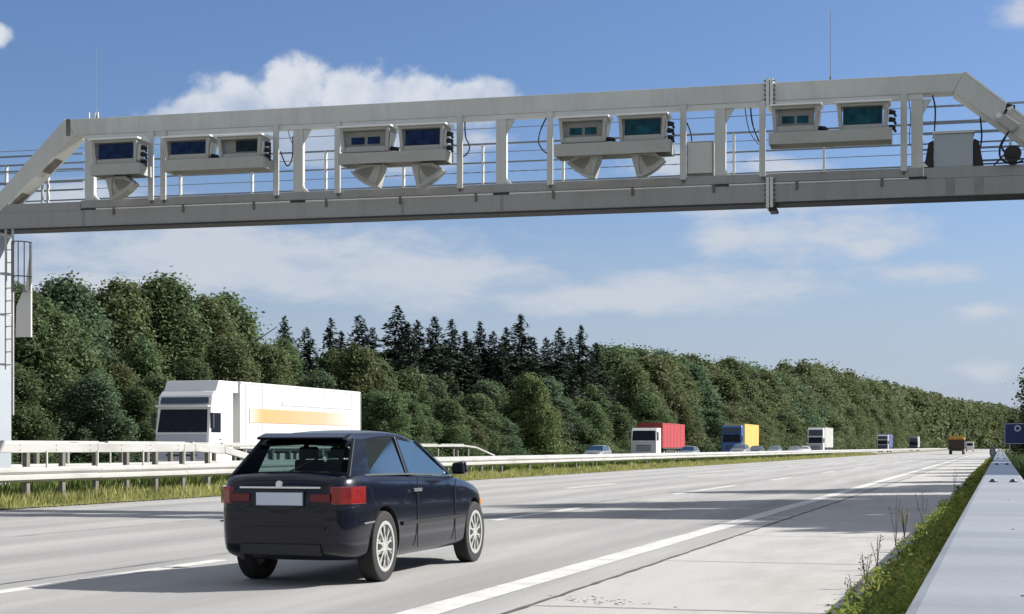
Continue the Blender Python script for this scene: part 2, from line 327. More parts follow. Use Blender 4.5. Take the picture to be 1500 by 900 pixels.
# ------------------------------------------------------------------ setting
RX = {'edge': -4.01, 'd1': -7.93, 'd2': -12.07, 'left': -18.2, 'seam': -3.40, 'grass': -1.0}
sheet('ground', -1600, 1600, -200, 3200, -.03, M['soil'])
sheet('road', RX['left'], RX['seam'], -10, 1050, 0, M['asphalt'])
sheet('hard_shoulder', RX['seam'], RX['grass']-.02, -10, 1050, 0, M['concrete'])
sheet('opposite_road', -37.2, -23.2, -10, 1050, 0, M['opp'])
sheet('verge_soil', RX['grass']-.02, 3, -10, 400, .012, M['vergesoil'])
sheet('median_soil', -23.2, RX['left'], -10, 700, .02, M['strawsoil'])
def wavy_strip(name, x, w, y0, y1, step, amp, m, z=.004):
    b = MB(); vs = []; n = int((y1-y0)/step)+1
    for i in range(n):
        y = y0+i*step; a = x-w/2+random.uniform(-amp, amp); c = x+w/2+random.uniform(-amp, amp); vs += [(a, y, z), (c, y, z)]
    b.add(vs, [(2*i, 2*i+1, 2*i+3, 2*i+2) for i in range(n-1)]); o = b.build(name, m)
    for p in o.data.polygons:
        if p.normal.z < 0: p.flip()
    return tag(o, kind='structure')
wavy_strip('shoulder_seam', RX['seam'], .035, -5, 120, .25, .012, M['seam'], .008)
wavy_strip('edge_line', RX['edge'], .30, -5, 700, 1.0, .008, M['paint_line'])
wavy_strip('left_edge_line', -17.55, .15, -5, 600, 1.0, .006, M['paint_faint'])
wavy_strip('lane_seam', -8.35, .02, -5, 90, .4, .008, M['seam'], .0045)
wavy_strip('lane_seam', -12.6, .02, -5, 90, .4, .008, M['seam'], .0045)
# transverse joints in the shoulder slab
jb = MB()
for y in (11.9, 17.0, 22.1, 27.2, 32.3, 37.4, 42.5):
    n = 12
    vs = []
    for i in range(n+1):
        x = RX['seam']+.03+(2.3)*i/n; dy = random.uniform(-.02, .02); vs += [(x, y+dy, .004), (x, y+dy+.025, .004)]
    jb.add(vs, [(2*i, 2*i+1, 2*i+3, 2*i+2) for i in range(n)])
tag(jb.build('shoulder_joints', M['seam']), kind='structure')
# rubble patch where the seam has broken up
rb = MB()
for k in range(70):
    x = -3.0+random.gauss(0, .22); y = 12.4+random.gauss(0, .16)-.25*(x+3.0); r = random.uniform(.003, .011)
    pts = [(x+r*cos(a+random.uniform(-.3, .3))*random.uniform(.8, 1.6), y+r*sin(a)) for a in np.linspace(0, 2*pi, 7)[:-1]]
    rb.prism(pts, 2, .003, .003+r*.25)
tag(rb.build('road_crumbs', M['seam']), kind='stuff', label='small dark crumbs on the concrete hard shoulder')
def dashes(X, items, m=M['paint_line']):
    b = MB()
    for (y0, y1) in items: b.box(X-.075, X+.075, y0, y1, .001, .005)
    return tag(b.build('lane_dashes', m), kind='structure')
d1 = [(YX(x0, 7.93), YX(x1, 7.93)) for x0, x1 in ((-40, 82), (125, 322), (722, 852), (985, 1078))]
p = d1[-1][1]; per = 13.0
while p < 500: d1.append((p+8, p+14)); p += 18
dashes(RX['d1'], d1)
d2 = [(YX(x0, 12.07), YX(x1, 12.07)) for x0, x1 in ((600, 680), (828, 900), (1006, 1052), (1090, 1120))]
p = d2[-1][1]
while p < 500: d2.append((p+10, p+17)); p += 20
dashes(RX['d2'], d2)
bo = MB()
for k in range(30): bo.box(-27.3, -27.15, 20+k*18, 26+k*18, .001, .005); bo.box(-31.5, -31.35, 24+k*18, 30+k*18, .001, .005)
bo.box(-36.2, -36.0, 0, 700, .001, .005)
tag(bo.build('opposite_lane_lines', M['paint_line']), kind='structure')

# ------------------------------------------------------------------ guard rails of the median
def wbeam(b, X, side, y0, y1, ztop, step=None):        # two-humped profile, face towards +X when side=1
    prof = [(0, 0), (.05, -.03), (.075, -.05), (.075, -.10), (.02, -.135), (.0, -.155), (.02, -.175), (.075, -.21), (.075, -.26), (.05, -.28), (0, -.31)]
    pts = [(X+side*a, ztop+z) for a, z in prof]; back = [(X+side*(a-.006), ztop+z) for a, z in reversed(prof)]
    b.prism([(p[0], p[1]) for p in pts+back], 1, y0, y1)
def box_beam(b, X, y0, z0, y1, z1, hh, d=.10):
    b.hexa([(X-d/2, y0, z0-hh), (X+d/2, y0, z0-hh), (X+d/2, y1, z1-hh), (X-d/2, y1, z1-hh)], [(X-d/2, y0, z0), (X+d/2, y0, z0), (X+d/2, y1, z1), (X-d/2, y1, z1)])
def median_rail(X, side, yr, label, yend=640, hb=.21):
    t = thing('guard_rail', (0, 0, 0), label, 'guard rail', 'steel guard rails of the median')
    b = MB(); y = 16.0
    while y < yend:
        y2 = min(yend, y+ (4.0 if y < 120 else 40)); wbeam(b, X+side*.07, side, y, y2-.012, .79+random.uniform(-.004, .004)); y = y2
    b.build('beam', M['galv'], t)
    # raised upper beam with a ramp down at its end
    u = MB(); y = 16.0
    while y < yr-.1:
        y2 = min(yr, y+4); box_beam(u, X, y, 1.29, y2-.01, 1.29, hb); y = y2
    box_beam(u, X, yr, 1.29, yr+1.6, 1.22, hb-.01); box_beam(u, X+side*.01, yr+1.6, 1.22, yr+4.4, .84, hb*.85)
    u.build('upper_beam', M['galv'], t, bevel=.015)
    c = MB(); y = 16.5
    while y < yr: c.bar((X-side*.02, y, 1.315), (X-side*.02, min(yr, y+3.6), 1.315), .05, .03); c.box(X-.04, X+.04, y-.06, y+.02, 1.29, 1.33); y += 4
    c.build('top_strip', M['galv_rod'], t)
    y = 17.3
    while y < 240:
        if y < yr+2: MB().box(X-.05, X+.05, y-.06, y+.06, -.02, 1.08).build('post', M['galv_dark'], t)
        else: MB().box(X-.04, X+.04, y-.06, y+.06, -.02, .72).build('post', M['galv_dark'], t)
        y += 1.333 if y < 62 else 4
    y = 17.9
    while y < yr+1:
        MB().box(X+side*.08, X+side*.11, y-.02, y+.02, .78, 1.12).build('spacer', M['galv_rod'], t); y += 2.0
    bl = MB(); y = 17.0
    while y < min(yr, 60):
        for dz in (0, -.1): bl.cyl((X+side*.05, y, 1.24+dz), (X+side*.062, y, 1.24+dz), .012, n=6)
        y += 1.333
    bl.build('bolt', M['galv_dark'], t)
    return t
median_rail(-19.1, 1, YX(284, 19.1), 'pale steel guard rail in the median nearest the dark car, its raised beam ramping down')
median_rail(-22.3, 1, YX(690, 22.3)-1, 'pale steel guard rail along the oncoming carriageway, farther side of the median', hb=.09)

# ------------------------------------------------------------------ wide rail beside the camera
rt = thing('roadside_rail', (0, 0, 0), 'wide pale flat-topped steel rail at the right edge with dark bolt caps', 'guard rail')
def topseg(b, y0, y1):
    xl, xr, zt = -.234, .29, .80
    prof = [(xl+.03, zt-.20), (xl, zt-.17), (xl, zt-.03), (xl+.012, zt-.008), (xl+.04, zt), (xr-.04, zt), (xr-.012, zt-.008), (xr, zt-.03), (xr, zt-.17), (xr-.03, zt-.20), (xr-.03, zt-.18), (xr-.012, zt-.16), (xr-.012, zt-.03), (xr-.04, zt-.014), (xl+.04, zt-.014), (xl+.012, zt-.03), (xl+.012, zt-.16), (xl+.03, zt-.18)]
    b.prism(prof, 1, y0, y1)
b = MB(); joints = [-4]+[19.2+19*k for k in range(22)]
for a, c in zip(joints, joints[1:]): topseg(b, a, c-.012)
b.build('beam', M['rail_tree_shade'], rt, smooth=False)
for k, y in enumerate(joints[1:-1]):
    for dx in (-.075, .145):
        o = MB().cyl((dx, y+.25, .800), (dx, y+.25, .812), .048, n=14).cyl((dx, y+.25, .812), (dx, y+.25, .835), .040, .022, n=14).build('bolt_cap', M['bolt'], rt)
for y in (8.3, 4.6, 13.0, 27, 33): MB().cyl((.06, y, .8), (.06, y, .803), .007, n=10).build('rivet', M['galv_dark'], rt)
for k in range(40): MB().box(-.02, .08, 3+k*4-.06, 3+k*4+.06, 0, .70).build('post', M['galv_dark'], rt)
# reflector paddle on the rail
zz = 45; X, Y = wpt(1454, zz)
t = thing('delineator', (X, Y, .8), 'small grey oval reflector paddle standing on the left edge of the wide roadside rail', 'reflector')
b = MB(); b.prism([(.085*cos(a), .27+.16*sin(a)) for a in np.linspace(0, 2*pi, 21)[:-1]], 1, -.015, .015); b.build('paddle', mat('paddle grey', (.16, .19, .20), .4), t)
MB().box(-.02, .02, -.01, .01, -.06, .14).build('stem', M['galv_dark'], t)
MB().box(-.035, .035, -.02, -.016, .20, .34).build('reflector', mat('reflector face', (.3, .36, .38), .2), t)

# ------------------------------------------------------------------ gantry
TH = math.atan(F/9850.0); ct, st = cos(TH), sin(TH); ALPHA = PSI-TH
GZ0 = 36.3; GX0 = (0-750)/F*GZ0
gX, gY = GX0*CP-GZ0*SP, GX0*SP+GZ0*CP
def gu(x, v=0):
    k = (x-750)/F; return (k*(GZ0+v*ct)-GX0-v*st)/(ct+k*st)
def gd(x, v=0): return GZ0-gu(x, v)*st+v*ct            # camera depth
def gh(x, y, v=0): return hgt(y, gd(x, v))
def gworld(u, v, z): return Vector((gX+u*cos(ALPHA)-v*sin(ALPHA), gY+u*sin(ALPHA)+v*cos(ALPHA), z))
G = thing('toll_gantry', (gX, gY, 0), 'long grey steel toll gantry spanning the motorway with a railed walkway', 'gantry', rz=ALPHA)
UE = 25.2                                              # where the right leg stands (out of frame)
LB, LT = 6.02, 6.37
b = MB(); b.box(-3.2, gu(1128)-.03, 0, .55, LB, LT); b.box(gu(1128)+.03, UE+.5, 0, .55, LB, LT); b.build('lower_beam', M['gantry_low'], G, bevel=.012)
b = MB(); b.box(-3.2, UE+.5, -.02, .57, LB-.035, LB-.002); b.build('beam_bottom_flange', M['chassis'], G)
# walkway edge strip
u0, u1 = gu(118), gu(1352)
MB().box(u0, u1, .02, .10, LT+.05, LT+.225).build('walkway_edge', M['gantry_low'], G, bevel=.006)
MB().box(u0, u1, .12, 1.15, LT+.10, LT+.14).build('walkway_deck', M['galv'], G)
MB().box(u0+.1, u1-.1, -.012, .02, LT+.012, LT+.035).build('cable_conduit', M['hood'], G)
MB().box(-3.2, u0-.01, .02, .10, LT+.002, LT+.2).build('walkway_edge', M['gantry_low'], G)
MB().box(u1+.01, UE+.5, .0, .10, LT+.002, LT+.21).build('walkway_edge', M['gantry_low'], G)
for u in np.arange(u0+.8, u1, 1.63): MB().box(u-.025, u+.025, -.022, 0, LT-.12, LT+.05).build('clip', M['stain'], G)
# upper beam and the sloping ends
UT = 8.38; UBm = 8.02
ul, ur = gu(95), gu(1412)
b = MB(); b.prism([(ul, UT), (gu(1127)-.035, UT), (gu(1127)-.035, UBm), (ul+.22, UBm)], 1, 0, .42)
b.prism([(gu(1127)+.035, UT), (ur, UT), (ur-.2, UBm), (gu(1127)+.035, UBm)], 1, 0, .42); b.build('upper_beam', M['gantry'], G, bevel=.012)
MB().box(ul+.45, gu(1352), .02, .16, UBm-.10, UBm-.003).build('upper_beam_lip', M['gantry_light'], G)
b = MB(); b.prism([(ul-.005, UT+.01), (ul+.215, UBm), (-.05, LT+.002), (-.5, LT+.002)], 1, 0, .55); b.build('sloping_beam', M['gantry'], G, bevel=.012)
b = MB(); b.prism([(ur+.005, UT+.01), (ur-.195, UBm), (ur+1.9, LT+.002), (ur+2.4, LT+.002)], 1, 0, .55); b.build('sloping_beam', M['gantry'], G, bevel=.012)
MB().hexa([(ur-.0, -.01, UT+.012), (ur+2.4, -.01, LT+.01), (ur+2.4, .56, LT+.01), (ur, .56, UT+.012)], [(ur+.03, -.01, UT+.03), (ur+2.43, -.01, LT+.03), (ur+2.43, .56, LT+.03), (ur+.03, .56, UT+.03)]).build('sloping_beam_cap', M['hood'], G)
for (f, w) in ((.28, .28), (.72, .3)):                # dark vents on the lower side of the left slope
    p = Vector((ul+.215, UBm)).lerp(Vector((-.05, LT)), f); q = Vector((ul+.215, UBm)).lerp(Vector((-.05, LT)), f+.17)
    MB().add([(p.x+.012, .12, p.y-.004), (p.x+.012, .45, p.y-.004), (q.x+.012, .45, q.y-.004), (q.x+.012, .12, q.y-.004)], [(0, 1, 2, 3)]).build('vent', M['stain'], G)
MB().box(gu(97), gu(103), -.008, .43, UBm-.004, UT+.004).build('weld_band', M['galv_dark'], G)
# flange pairs where beam sections meet
for (z0, z1, n) in ((UBm-.11, UT+.08, 0), (LB-.10, LT+.14, 1)):
    for s in (-1, 1):
        x = gu(1127.5)+s*.038
        MB().box(x-.03, x+.03, -.06, .6, z0, z1).build('flange', M['gantry_light'], G, bevel=.004)
    b = MB()
    for z in np.linspace(z0+.05, z1-.05, 6): b.cyl((gu(1127.5)-.11, -.03, z), (gu(1127.5)+.11, -.03, z), .018, n=6)
    b.build('flange_bolts', M['galv_dark'], G)
MB().box(gu(1126), gu(1138), -.03, .5, LB-.17, LB-.10).build('flange_foot', M['black'], G, bevel=.02)
# main posts with haunches
for x in (131, 437, 735, 1056, 1345):
    w = .11; u = gu(x)-.02; p_ = MB(); p_.box(u-w, u+w, .03, .16, LT+.035, UBm-.002)
    if x not in (131,): p_.prism([(u+w, UBm-.10), (u+w+.16, UBm-.10), (u+w, UBm-.38)], 1, .05, .14)
    p_.build('main_post', M['gantry'], G, bevel=.01)
    MB().prism([(u+w, LT+.24), (u+w+.10, LT+.24), (u+w, LT+.34)], 1, .06, .12).build('post_gusset', M['hood'], G)
    MB().box(u-.16, u+.18, -.018, .0, LT+.002, LT+.045).build('post_foot', M['black'], G)
for x in (222, 240, 405, 495, 674, 806, 1001, 1117, 1324):
    w = .062; u = gu(x); MB().box(u-w, u+w, -.05, .0, LT+.16, UBm-.002).build('hanger', M['gantry'], G, bevel=.006)
    MB().box(u-.02, u+.02, -.04, .0, LT+.10, LT+.16).build('hanger_bolt', M['stain'], G)
# railing
R = MB().box(-3.2, UE+.5, 1.10, 1.14, 7.62, 7.655)
for z in (7.24, 6.80): R.box(-3.2, UE+.5, 1.105, 1.135, z-.015, z+.015)
R.build('railing_rail', M['rail_dark'], G)
b = MB()
for z in (7.03, 7.45, 7.96): b.cyl((-3.2, 1.12, z), (UE+.5, 1.12, z+.02), .008, n=6)
for (x0, x1, z, s_) in ((560, 1120, 7.03, 17),):
    x = x0
    while x < x1:
        b.box(gu(x, 1.12), gu(x+7, 1.12), 1.11, 1.13, 7.03, 7.05); x += s_
b.build('railing_wire', M['rail_dark'], G)
for x in (-45, 9, 70, 163, 264, 369, 477, 591, 707, 825, 949, 1075, 1207, 1480):
    u = gu(x, 1.1); MB().box(u-.022, u+.022, 1.08, 1.16, LT+.05, 7.63).build('baluster', M['gantry'], G)
for (x0, x1, zs) in ((1352, 1600, (155, 178, 195, 218, 237)), (-40, 122, (228, 250, 268, 280))):
    for yy in zs:
        xx = 1400 if x0 > 1000 else 60
        z = gh(xx, yy, .95); MB().box(gu(x0, .95), gu(x1, .95), .93, .97, z-.018, z+.018).build('railing_rail', M['rail_dark'], G)
# light hooped part of the left railing
b = MB(); ua = gu(62, .6); ub = gu(70, .6)
for u in (ua, ub): b.box(u-.02, u+.02, .58, .62, LT+.2, 7.25)
b.box(ua, ub, .58, .62, 7.22, 7.26); b.build('baluster', M['galv'], G)
# stubs on top
b = MB()
for x in (124, 131, 137): b.bar((gu(x), .2, UT), (gu(x)+(.04 if x == 131 else 0), .2, UT+.17), .025)
b.build('lifting_lug', M['gantry_light'], G)
# stains under the posts on the lower beam
for x in (1392, 1434, 122, 735, 590):
    w = .09 if x > 1300 else .035; MB().box(gu(x)-w, gu(x)+w, -.0035, -.0005, LB+.02, LT-.01).build('water_stain', mat('beam water stain', (.25, .25, .235), .7, var=.12, vs=4), G)
# legs: the left one stands in the median, the right one behind the roadside rail (out of the picture)
for u in (-.75, UE):
    MB().box(u-.0, u+.72, .02, .53, 0, LB-.04).build('leg', M['pylon'], G, bevel=.015)
    MB().box(u-.15, u+.87, -.14, .68, -.02, .12).build('leg_foot', M['concrete'], G)
# ladder with cage and white panel beside the left leg
lu = gu(16, -.2)
b = MB()
for du in (-.11, .06): b.box(lu+du-.018, lu+du+.018, -.24, -.20, 1.9 if du > 0 else 2.9, LB-.04)
for z in np.arange(3.0, 5.9, .28): b.box(lu-.11, lu+.06, -.235, -.205, z, z+.022)
for z in (5.85, 5.0, 4.1, 3.0): b.box(lu-.3, lu-.1, -.235, 0.02, z, z+.04)
b.build('ladder', M['galv'], G)
pu0, pu1 = gu(21, -.3), gu(46, -.3)
zt, zm, zb_ = gh(35, 356, -.3), gh(35, 425, -.3), gh(35, 494, -.3)
MB().add([(pu0+.04, -.32, zb_), (pu1, -.32, zb_), (pu1, -.32, zt), (pu1-.12, -.32, zt-.9), (pu0+.06, -.32, zm-.35),
          (pu0+.04, -.27, zb_), (pu1, -.27, zb_), (pu1, -.27, zt), (pu1-.12, -.27, zt-.9), (pu0+.06, -.27, zm-.35)],
         [(0, 1, 2, 3, 4), (9, 8, 7, 6, 5), (0, 5, 6, 1), (1, 6, 7, 2), (2, 7, 8, 3), (3, 8, 9, 4), (4, 9, 5, 0)]).build('ladder_guard_panel', M['whitepanel'], G)
b = MB()
for z in (zt, zt-.75, zm-.05):
    n = 10; rr = (pu1-pu0)/2; cx = (pu0+pu1)/2
    b.tube([(cx-rr*cos(a), -.3-.5*sin(a)*.6, z) for a in np.linspace(0, pi, n)], .014, 6)
for a in np.linspace(.2, pi-.2, 6): b.bar(((pu0+pu1)/2-(pu1-pu0)/2*cos(a), -.3-.3*sin(a), zt), ((pu0+pu1)/2-(pu1-pu0)/2*cos(a), -.3-.3*sin(a), zm-.05), .022, .01)
b.build('ladder_cage', M['galv_dark'], G)
# mounting trays (fixed to the hangers)
V0 = -.62
trays = [(133, 205, 240, 256), (238, 386, 232, 248), (496, 653, 222, 238), (812, 982, 208, 226), (1126, 1307, 191, 208)]
for (x0, x1, y0, y1) in trays:
    a, c = gu(x0, V0), gu(x1, V0); z1 = gh((x0+x1)/2, y0, V0); z0 = gh((x0+x1)/2, y1, V0)
    t_ = MB(); t_.box(a, c, V0-.02, .0, z1-.03, z1); t_.box(a, c, V0-.02, V0+.01, z0, z1-.03); t_.box(a, c, -.07, -.051, z0, z1-.03)
    t_.box(c-.02, c, V0+.01, -.07, z0, z1-.03); t_.box(a, a+.02, V0+.01, -.07, z0, z1-.03)
    t_.build('mounting_tray', M['cambox'], G)
# black cables hanging from the upper beam
def cable(pts, r=.016):
    P = [Vector((gu(x, v), v, gh(x, y, v))) for x, y, v in pts]; out = []
    for i in range(len(P)-1):
        p0, p1, p2, p3 = P[max(i-1, 0)], P[i], P[i+1], P[min(i+2, len(P)-1)]
        for k in range(6):
            s = k/6; out.append(.5*((2*p1)+(p2-p0)*s+(2*p0-5*p1+4*p2-p3)*s*s+(3*p1-p0-3*p2+p3)*s**3))
    out.append(P[-1]); return MB().tube(out, r, 6).build('cable', M['black'], G, smooth=True)
cable([(411, 222, .1), (420, 243, .15), (428, 232, .2), (429, 200, .2)])
cable([(681, 178, .1), (682, 200, .1), (688, 215, .12), (684, 226, .1), (676, 230, .05)])
cable([(802, 170, .1), (793, 188, .15), (789, 208, .15), (797, 222, .1), (806, 226, .05)])
cable([(1006, 180, .1), (1012, 195, .1), (1013, 210, .1), (1007, 222, .1)])
cable([(1099, 150, .1), (1102, 180, .15), (1112, 208, .1)]); cable([(1090, 150, .1), (1097, 190, .15), (1111, 212, .1)], .009)
cable([(422, 192, .1), (428, 210, .1), (436, 216, .1)], .008)
cable([(1366, 140, .1), (1370, 160, .1), (1369, 192, .3)]); cable([(1330, 140, .1), (1334, 170, .1), (1332, 205, .1), (1338, 220, .1)], .008)
cable([(1436, 172, .2), (1438, 200, .3), (1435, 225, .3)]); cable([(1480, 190, -.05), (1466, 212, -.1), (1466, 232, -.1), (1482, 240, -.1), (1498, 236, 0)], .02)
cable([(1216, 208, .0), (1220, 216, 0), (1226, 209, 0)], .008)

# ------------------------------------------------------------------ toll cameras
def toll_camera(x0, x1, ytop, ybot, kind, label, win, black_right=True, dark='lens_blue'):
    v0 = V0+.02; um = (gu(x0, v0)+gu(x1, v0))/2; hw = (gu(x1, v0)-gu(x0, v0))/2
    zt, zb = gh((x0+x1)/2, ytop, v0), gh((x0+x1)/2, ybot, v0); hh = zt-zb
    loc = gworld(um, v0, zb); t = thing('toll_camera', loc, label, 'camera', 'camera boxes along the gantry', ALPHA)
    wb = hw*.93
    fr = .07; y0f = .0
    b = MB()                                           # housing: open front frame around a recess
    b.hexa([(-wb, .05, 0), (-wb+fr, .05, 0), (-wb+fr, .30, 0), (-wb, .30, 0)], [(-hw, 0, hh), (-hw+fr, 0, hh), (-hw+fr, .55, hh), (-hw, .55, hh)])
    b.hexa([(wb-fr, .05, 0), (wb, .05, 0), (wb, .30, 0), (wb-fr, .30, 0)], [(hw-fr, 0, hh), (hw, 0, hh), (hw, .55, hh), (hw-fr, .55, hh)])
    b.box(-wb+fr, wb-fr, .055, .30, 0, .11); b.box(-hw+fr, hw-fr, .01, .5, hh-.05, hh); b.box(-wb+fr+.002, wb-fr-.002, .16, .20, .11, hh-.05)
    b.build('housing', M['cambox'], t, bevel=.006)
    MB().hexa([(-hw-.03, -.07, hh+.004), (hw+.05, -.07, hh+.004), (hw+.05, .58, hh+.004), (-hw-.03, .58, hh+.004)], [(-hw-.03, -.07, hh+.035), (hw+.05, -.07, hh+.035), (hw+.05, .58, hh+.085), (-hw-.03, .58, hh+.085)]).build('hood', M['hood'], t, bevel=.006)
    iw = wb-fr
    MB().box(-iw+.005, iw-.005, .140, .156, .115, hh-.055).build('recess_panel', M['panel'], t)
    for (a, c, d, e) in win:                           # fractions of the recess
        zz0, zz1 = .115+(hh-.17)*d, .115+(hh-.17)*e
        MB().box(-iw+2*iw*a, -iw+2*iw*c, .118, .137, zz0, zz1).build('lens_window', M[dark], t, bevel=.003)
    MB().hexa([(wb+.004, .10, .08), (wb+.02, .10, .08), (wb+.02, .26, .08), (wb+.004, .26, .08)], [(hw+.0, .10, hh-.1), (hw+.02, .10, hh-.1), (hw+.02, .46, hh-.1), (hw+.0, .46, hh-.1)]).build('side_plate', M['hood'], t)
    if black_right:
        for k, z in enumerate((.06, hh*.42, hh*.7)):
            q = MB(); q.cyl((hw+.02, .22, z), (hw+.13, .2, z-.02), .055, .04, n=10); q.cyl((hw+.10, .2, z-.02), (hw+.14, .18, z-.10), .025, n=8)
            q.build('connector', M['black'], t)
    else:
        q = MB(); q.cyl((hw-.01, .2, .07), (hw+.12, .16, .05), .05, .04, n=10); q.cyl((hw+.13, .16, .05), (hw+.13, .16, -.0), .035, n=8); q.build('connector', M['black'], t)
    return t
TWO = [(.13, .46, .18, .62), (.54, .84, .18, .62)]; BIG = [(.02, .97, .04, .97)]
toll_camera(133, 200, 205, 240, 0, 'grey toll camera box alone on its tray at the left end of the gantry', [(.02, .97, .04, .97)])
toll_camera(239, 306, 202, 233, 0, 'left box of the second toll camera pair, wide blue-black window', [(.02, .97, .02, .95)], False)
toll_camera(318, 382, 200, 232, 0, 'right box of the second toll camera pair, small dark window set to its right', [(.35, .95, .16, .95)], dark='lens_dark')
toll_camera(497, 570, 187, 222, 0, 'left box of the third toll camera pair, two small blue panes', TWO, False)
toll_camera(583, 650, 184, 220, 0, 'right box of the third toll camera pair, dark blue window above a horn', BIG)
toll_camera(818, 888, 173, 208, 0, 'left box of the fourth toll camera pair, two small teal panes', TWO, False, 'lens_teal')
toll_camera(905, 975, 169, 205, 0, 'right box of the fourth toll camera pair, large dark teal window above a horn', BIG, dark='lens_teal')
toll_camera(1130, 1200, 155, 192, 0, 'toll camera box with two small teal panes left of the tall antenna', TWO, False, 'lens_teal')
toll_camera(1226, 1301, 151, 190, 0, 'toll camera box with a large bright teal window right of the tall antenna', BIG, dark='lens_teal')

# ------------------------------------------------------------------ scanner horns
def horn(x, y, mirror, label):                        # centre of the picture outline; fan opens down and outwards
    v = -.45; u = gu(x, v); z = gh(x, y+1, v)
    t = thing('laser_scanner', gworld(u, v, z), label, 'scanner', 'scanner horns under the camera trays', ALPHA)
    s = -mirror; q = 1/70.0
    out = [(-13, 15), (21, 15), (16, -3), (12, -18), (4, -17.5), (-6, -13), (-16, -6.5), (-27, 4)]
    MB().prism([(s*x_*q, y_*q) for x_, y_ in out], 1, 0, .30).build('shell', M['scanner'], t, bevel=.012)
    inn = [(-11, 9), (6, 11), (3, 2), (-3, -6), (-12, -2), (-21, 5)]
    MB().prism([(s*x_*q, y_*q) for x_, y_ in inn], 1, -.008, -.001).build('mouth', M['scanner_in'], t)
    rim = [(12, -18), (4, -17.5), (-6, -13), (-16, -6.5), (-27, 4)]
    MB().prism([(s*x_*q, (y_-1)*q) for x_, y_ in rim]+[(s*x_*q, (y_+3)*q) for x_, y_ in reversed(rim)], 1, -.04, -.009).build('rim', M['cambox'], t)
    MB().prism([(s*x_*q, y_*q) for x_, y_ in [(8, 13), (19, 13), (14, -3), (10, -14), (7, -14), (9, -2)]], 1, -.03, -.0095).build('side_rib', M['cambox'], t)
    MB().box(-.10, .20, .03, .22, .217, .28).build('bracket', M['stain'], t)
horn(172, 272, 1, 'curved scanner horn alone under the leftmost camera tray')
horn(541, 255, -1, 'curved scanner horn opening leftwards under the third camera tray')
horn(622, 253, 1, 'curved scanner horn opening rightwards under the third camera tray')
horn(858, 241, -1, 'curved scanner horn opening leftwards under the fourth camera tray')
horn(945, 238, 1, 'curved scanner horn opening rightwards under the fourth camera tray')

# ------------------------------------------------------------------ cabinets, antenna, lamp on the gantry
zc0, zc1 = gh(1026, 258, .1), gh(1026, 208, .1); u = gu(1026, .1)
t = thing('junction_box', gworld(u, .02, zc0), 'plain grey junction box on the walkway between two gantry posts', 'cabinet', None, ALPHA)
MB().box(-.265, .265, 0, .3, 0, zc1-zc0).build('body', M['gantry_low'], t, bevel=.012)
MB().box(-.24, .24, -.012, -.001, .04, zc1-zc0-.03).build('door', M['gantry'], t, bevel=.004)
MB().box(-.255, .255, -.02, .0, .015, .03).build('door_sill', M['stain'], t)
u = gu(1397, .05); z0 = LT+.212; z1 = gh(1397, 192, .05)
t = thing('equipment_cabinet', gworld(u, .05, z0), 'pale cabinet with black fans at both sides near the right gantry slope', 'cabinet', None, ALPHA)
MB().box(-.36, .36, 0, .5, 0, z1-z0-.05).build('body', M['pylon'], t, bevel=.012)
MB().box(-.39, .39, -.03, .53, z1-z0-.048, z1-z0).build('lid', M['gantry'], t, bevel=.006)
for s in (-1, 1):
    MB().hexa([(s*.37, .05, 0), (s*.56, .05, 0), (s*.56, .4, 0), (s*.37, .4, 0)], [(s*.37, .05, .55), (s*.47, .05, .5), (s*.47, .4, .5), (s*.37, .4, .55)]).build('cooling_fan', M['black'], t, bevel=.01)
u = gu(1216.5, .2); t = thing('whip_antenna', gworld(u, .2, UT+.001), 'tall thin whip antenna standing on the right part of the upper beam', 'antenna', None, ALPHA)
MB().cyl((0, 0, 0), (0, 0, .1), .02).build('base', M['galv_dark'], t)
MB().cyl((0, 0, .1), (0, 0, gh(1216, 16, .2)-UT), .009, .006, n=6).build('rod', M['rail_dark'], t)
u = gu(141, .2); t = thing('whip_antenna', gworld(u, .2, UT+.001), 'faint hair-thin whip antenna at the left end of the upper beam', 'antenna', None, ALPHA)
MB().cyl((0, 0, 0), (0, 0, .1), .015).build('base', M['galv_dark'], t)
MB().cyl((0, 0, .1), (0, 0, 1.6), .004, .003, n=6).build('rod', M['pylon'], t)
v = -.15; u = gu(1474, v); z = gh(1474, 183, v)
t = thing('floodlight', gworld(u, v, z), 'grey lamp head with black joint clamped to the right gantry slope', 'lamp', None, ALPHA)
MB().hexa([(-.17, -.12, .06), (.10, -.12, -.16), (.10, .16, -.16), (-.17, .16, .06)], [(-.05, -.12, .20), (.24, -.12, -.02), (.24, .16, -.02), (-.05, .16, .20)]).build('lamp_head', M['cambox'], t, bevel=.02)
MB().cyl((-.14, -.1, .17), (-.14, .15, .17), .05).cyl((.02, -.13, .26), (.12, -.13, .30), .035).build('clamp', M['hood'], t)
b = MB(); b.tube([(-.05, 0, .18), (0, 0, .28), (.06, 0, .33)], .025); b.cyl((.0, -.08, .36), (.09, -.08, .32), .06, n=10); b.box(.05, .16, -.05, .04, .30, .36); b.build('joint', M['black'], t)
b = MB(); b.cyl((.12, .0, -.55), (.12, .12, -.55), .16, n=14); b.tube([(.0, 0, -.2), (-.1, 0, -.4), (.02, .0, -.6), (.2, 0, -.62)], .02); b.bar((-.22, .05, -.75), (.1, .05, -.42), .03); b.build('cable_reel', M['black'], t)

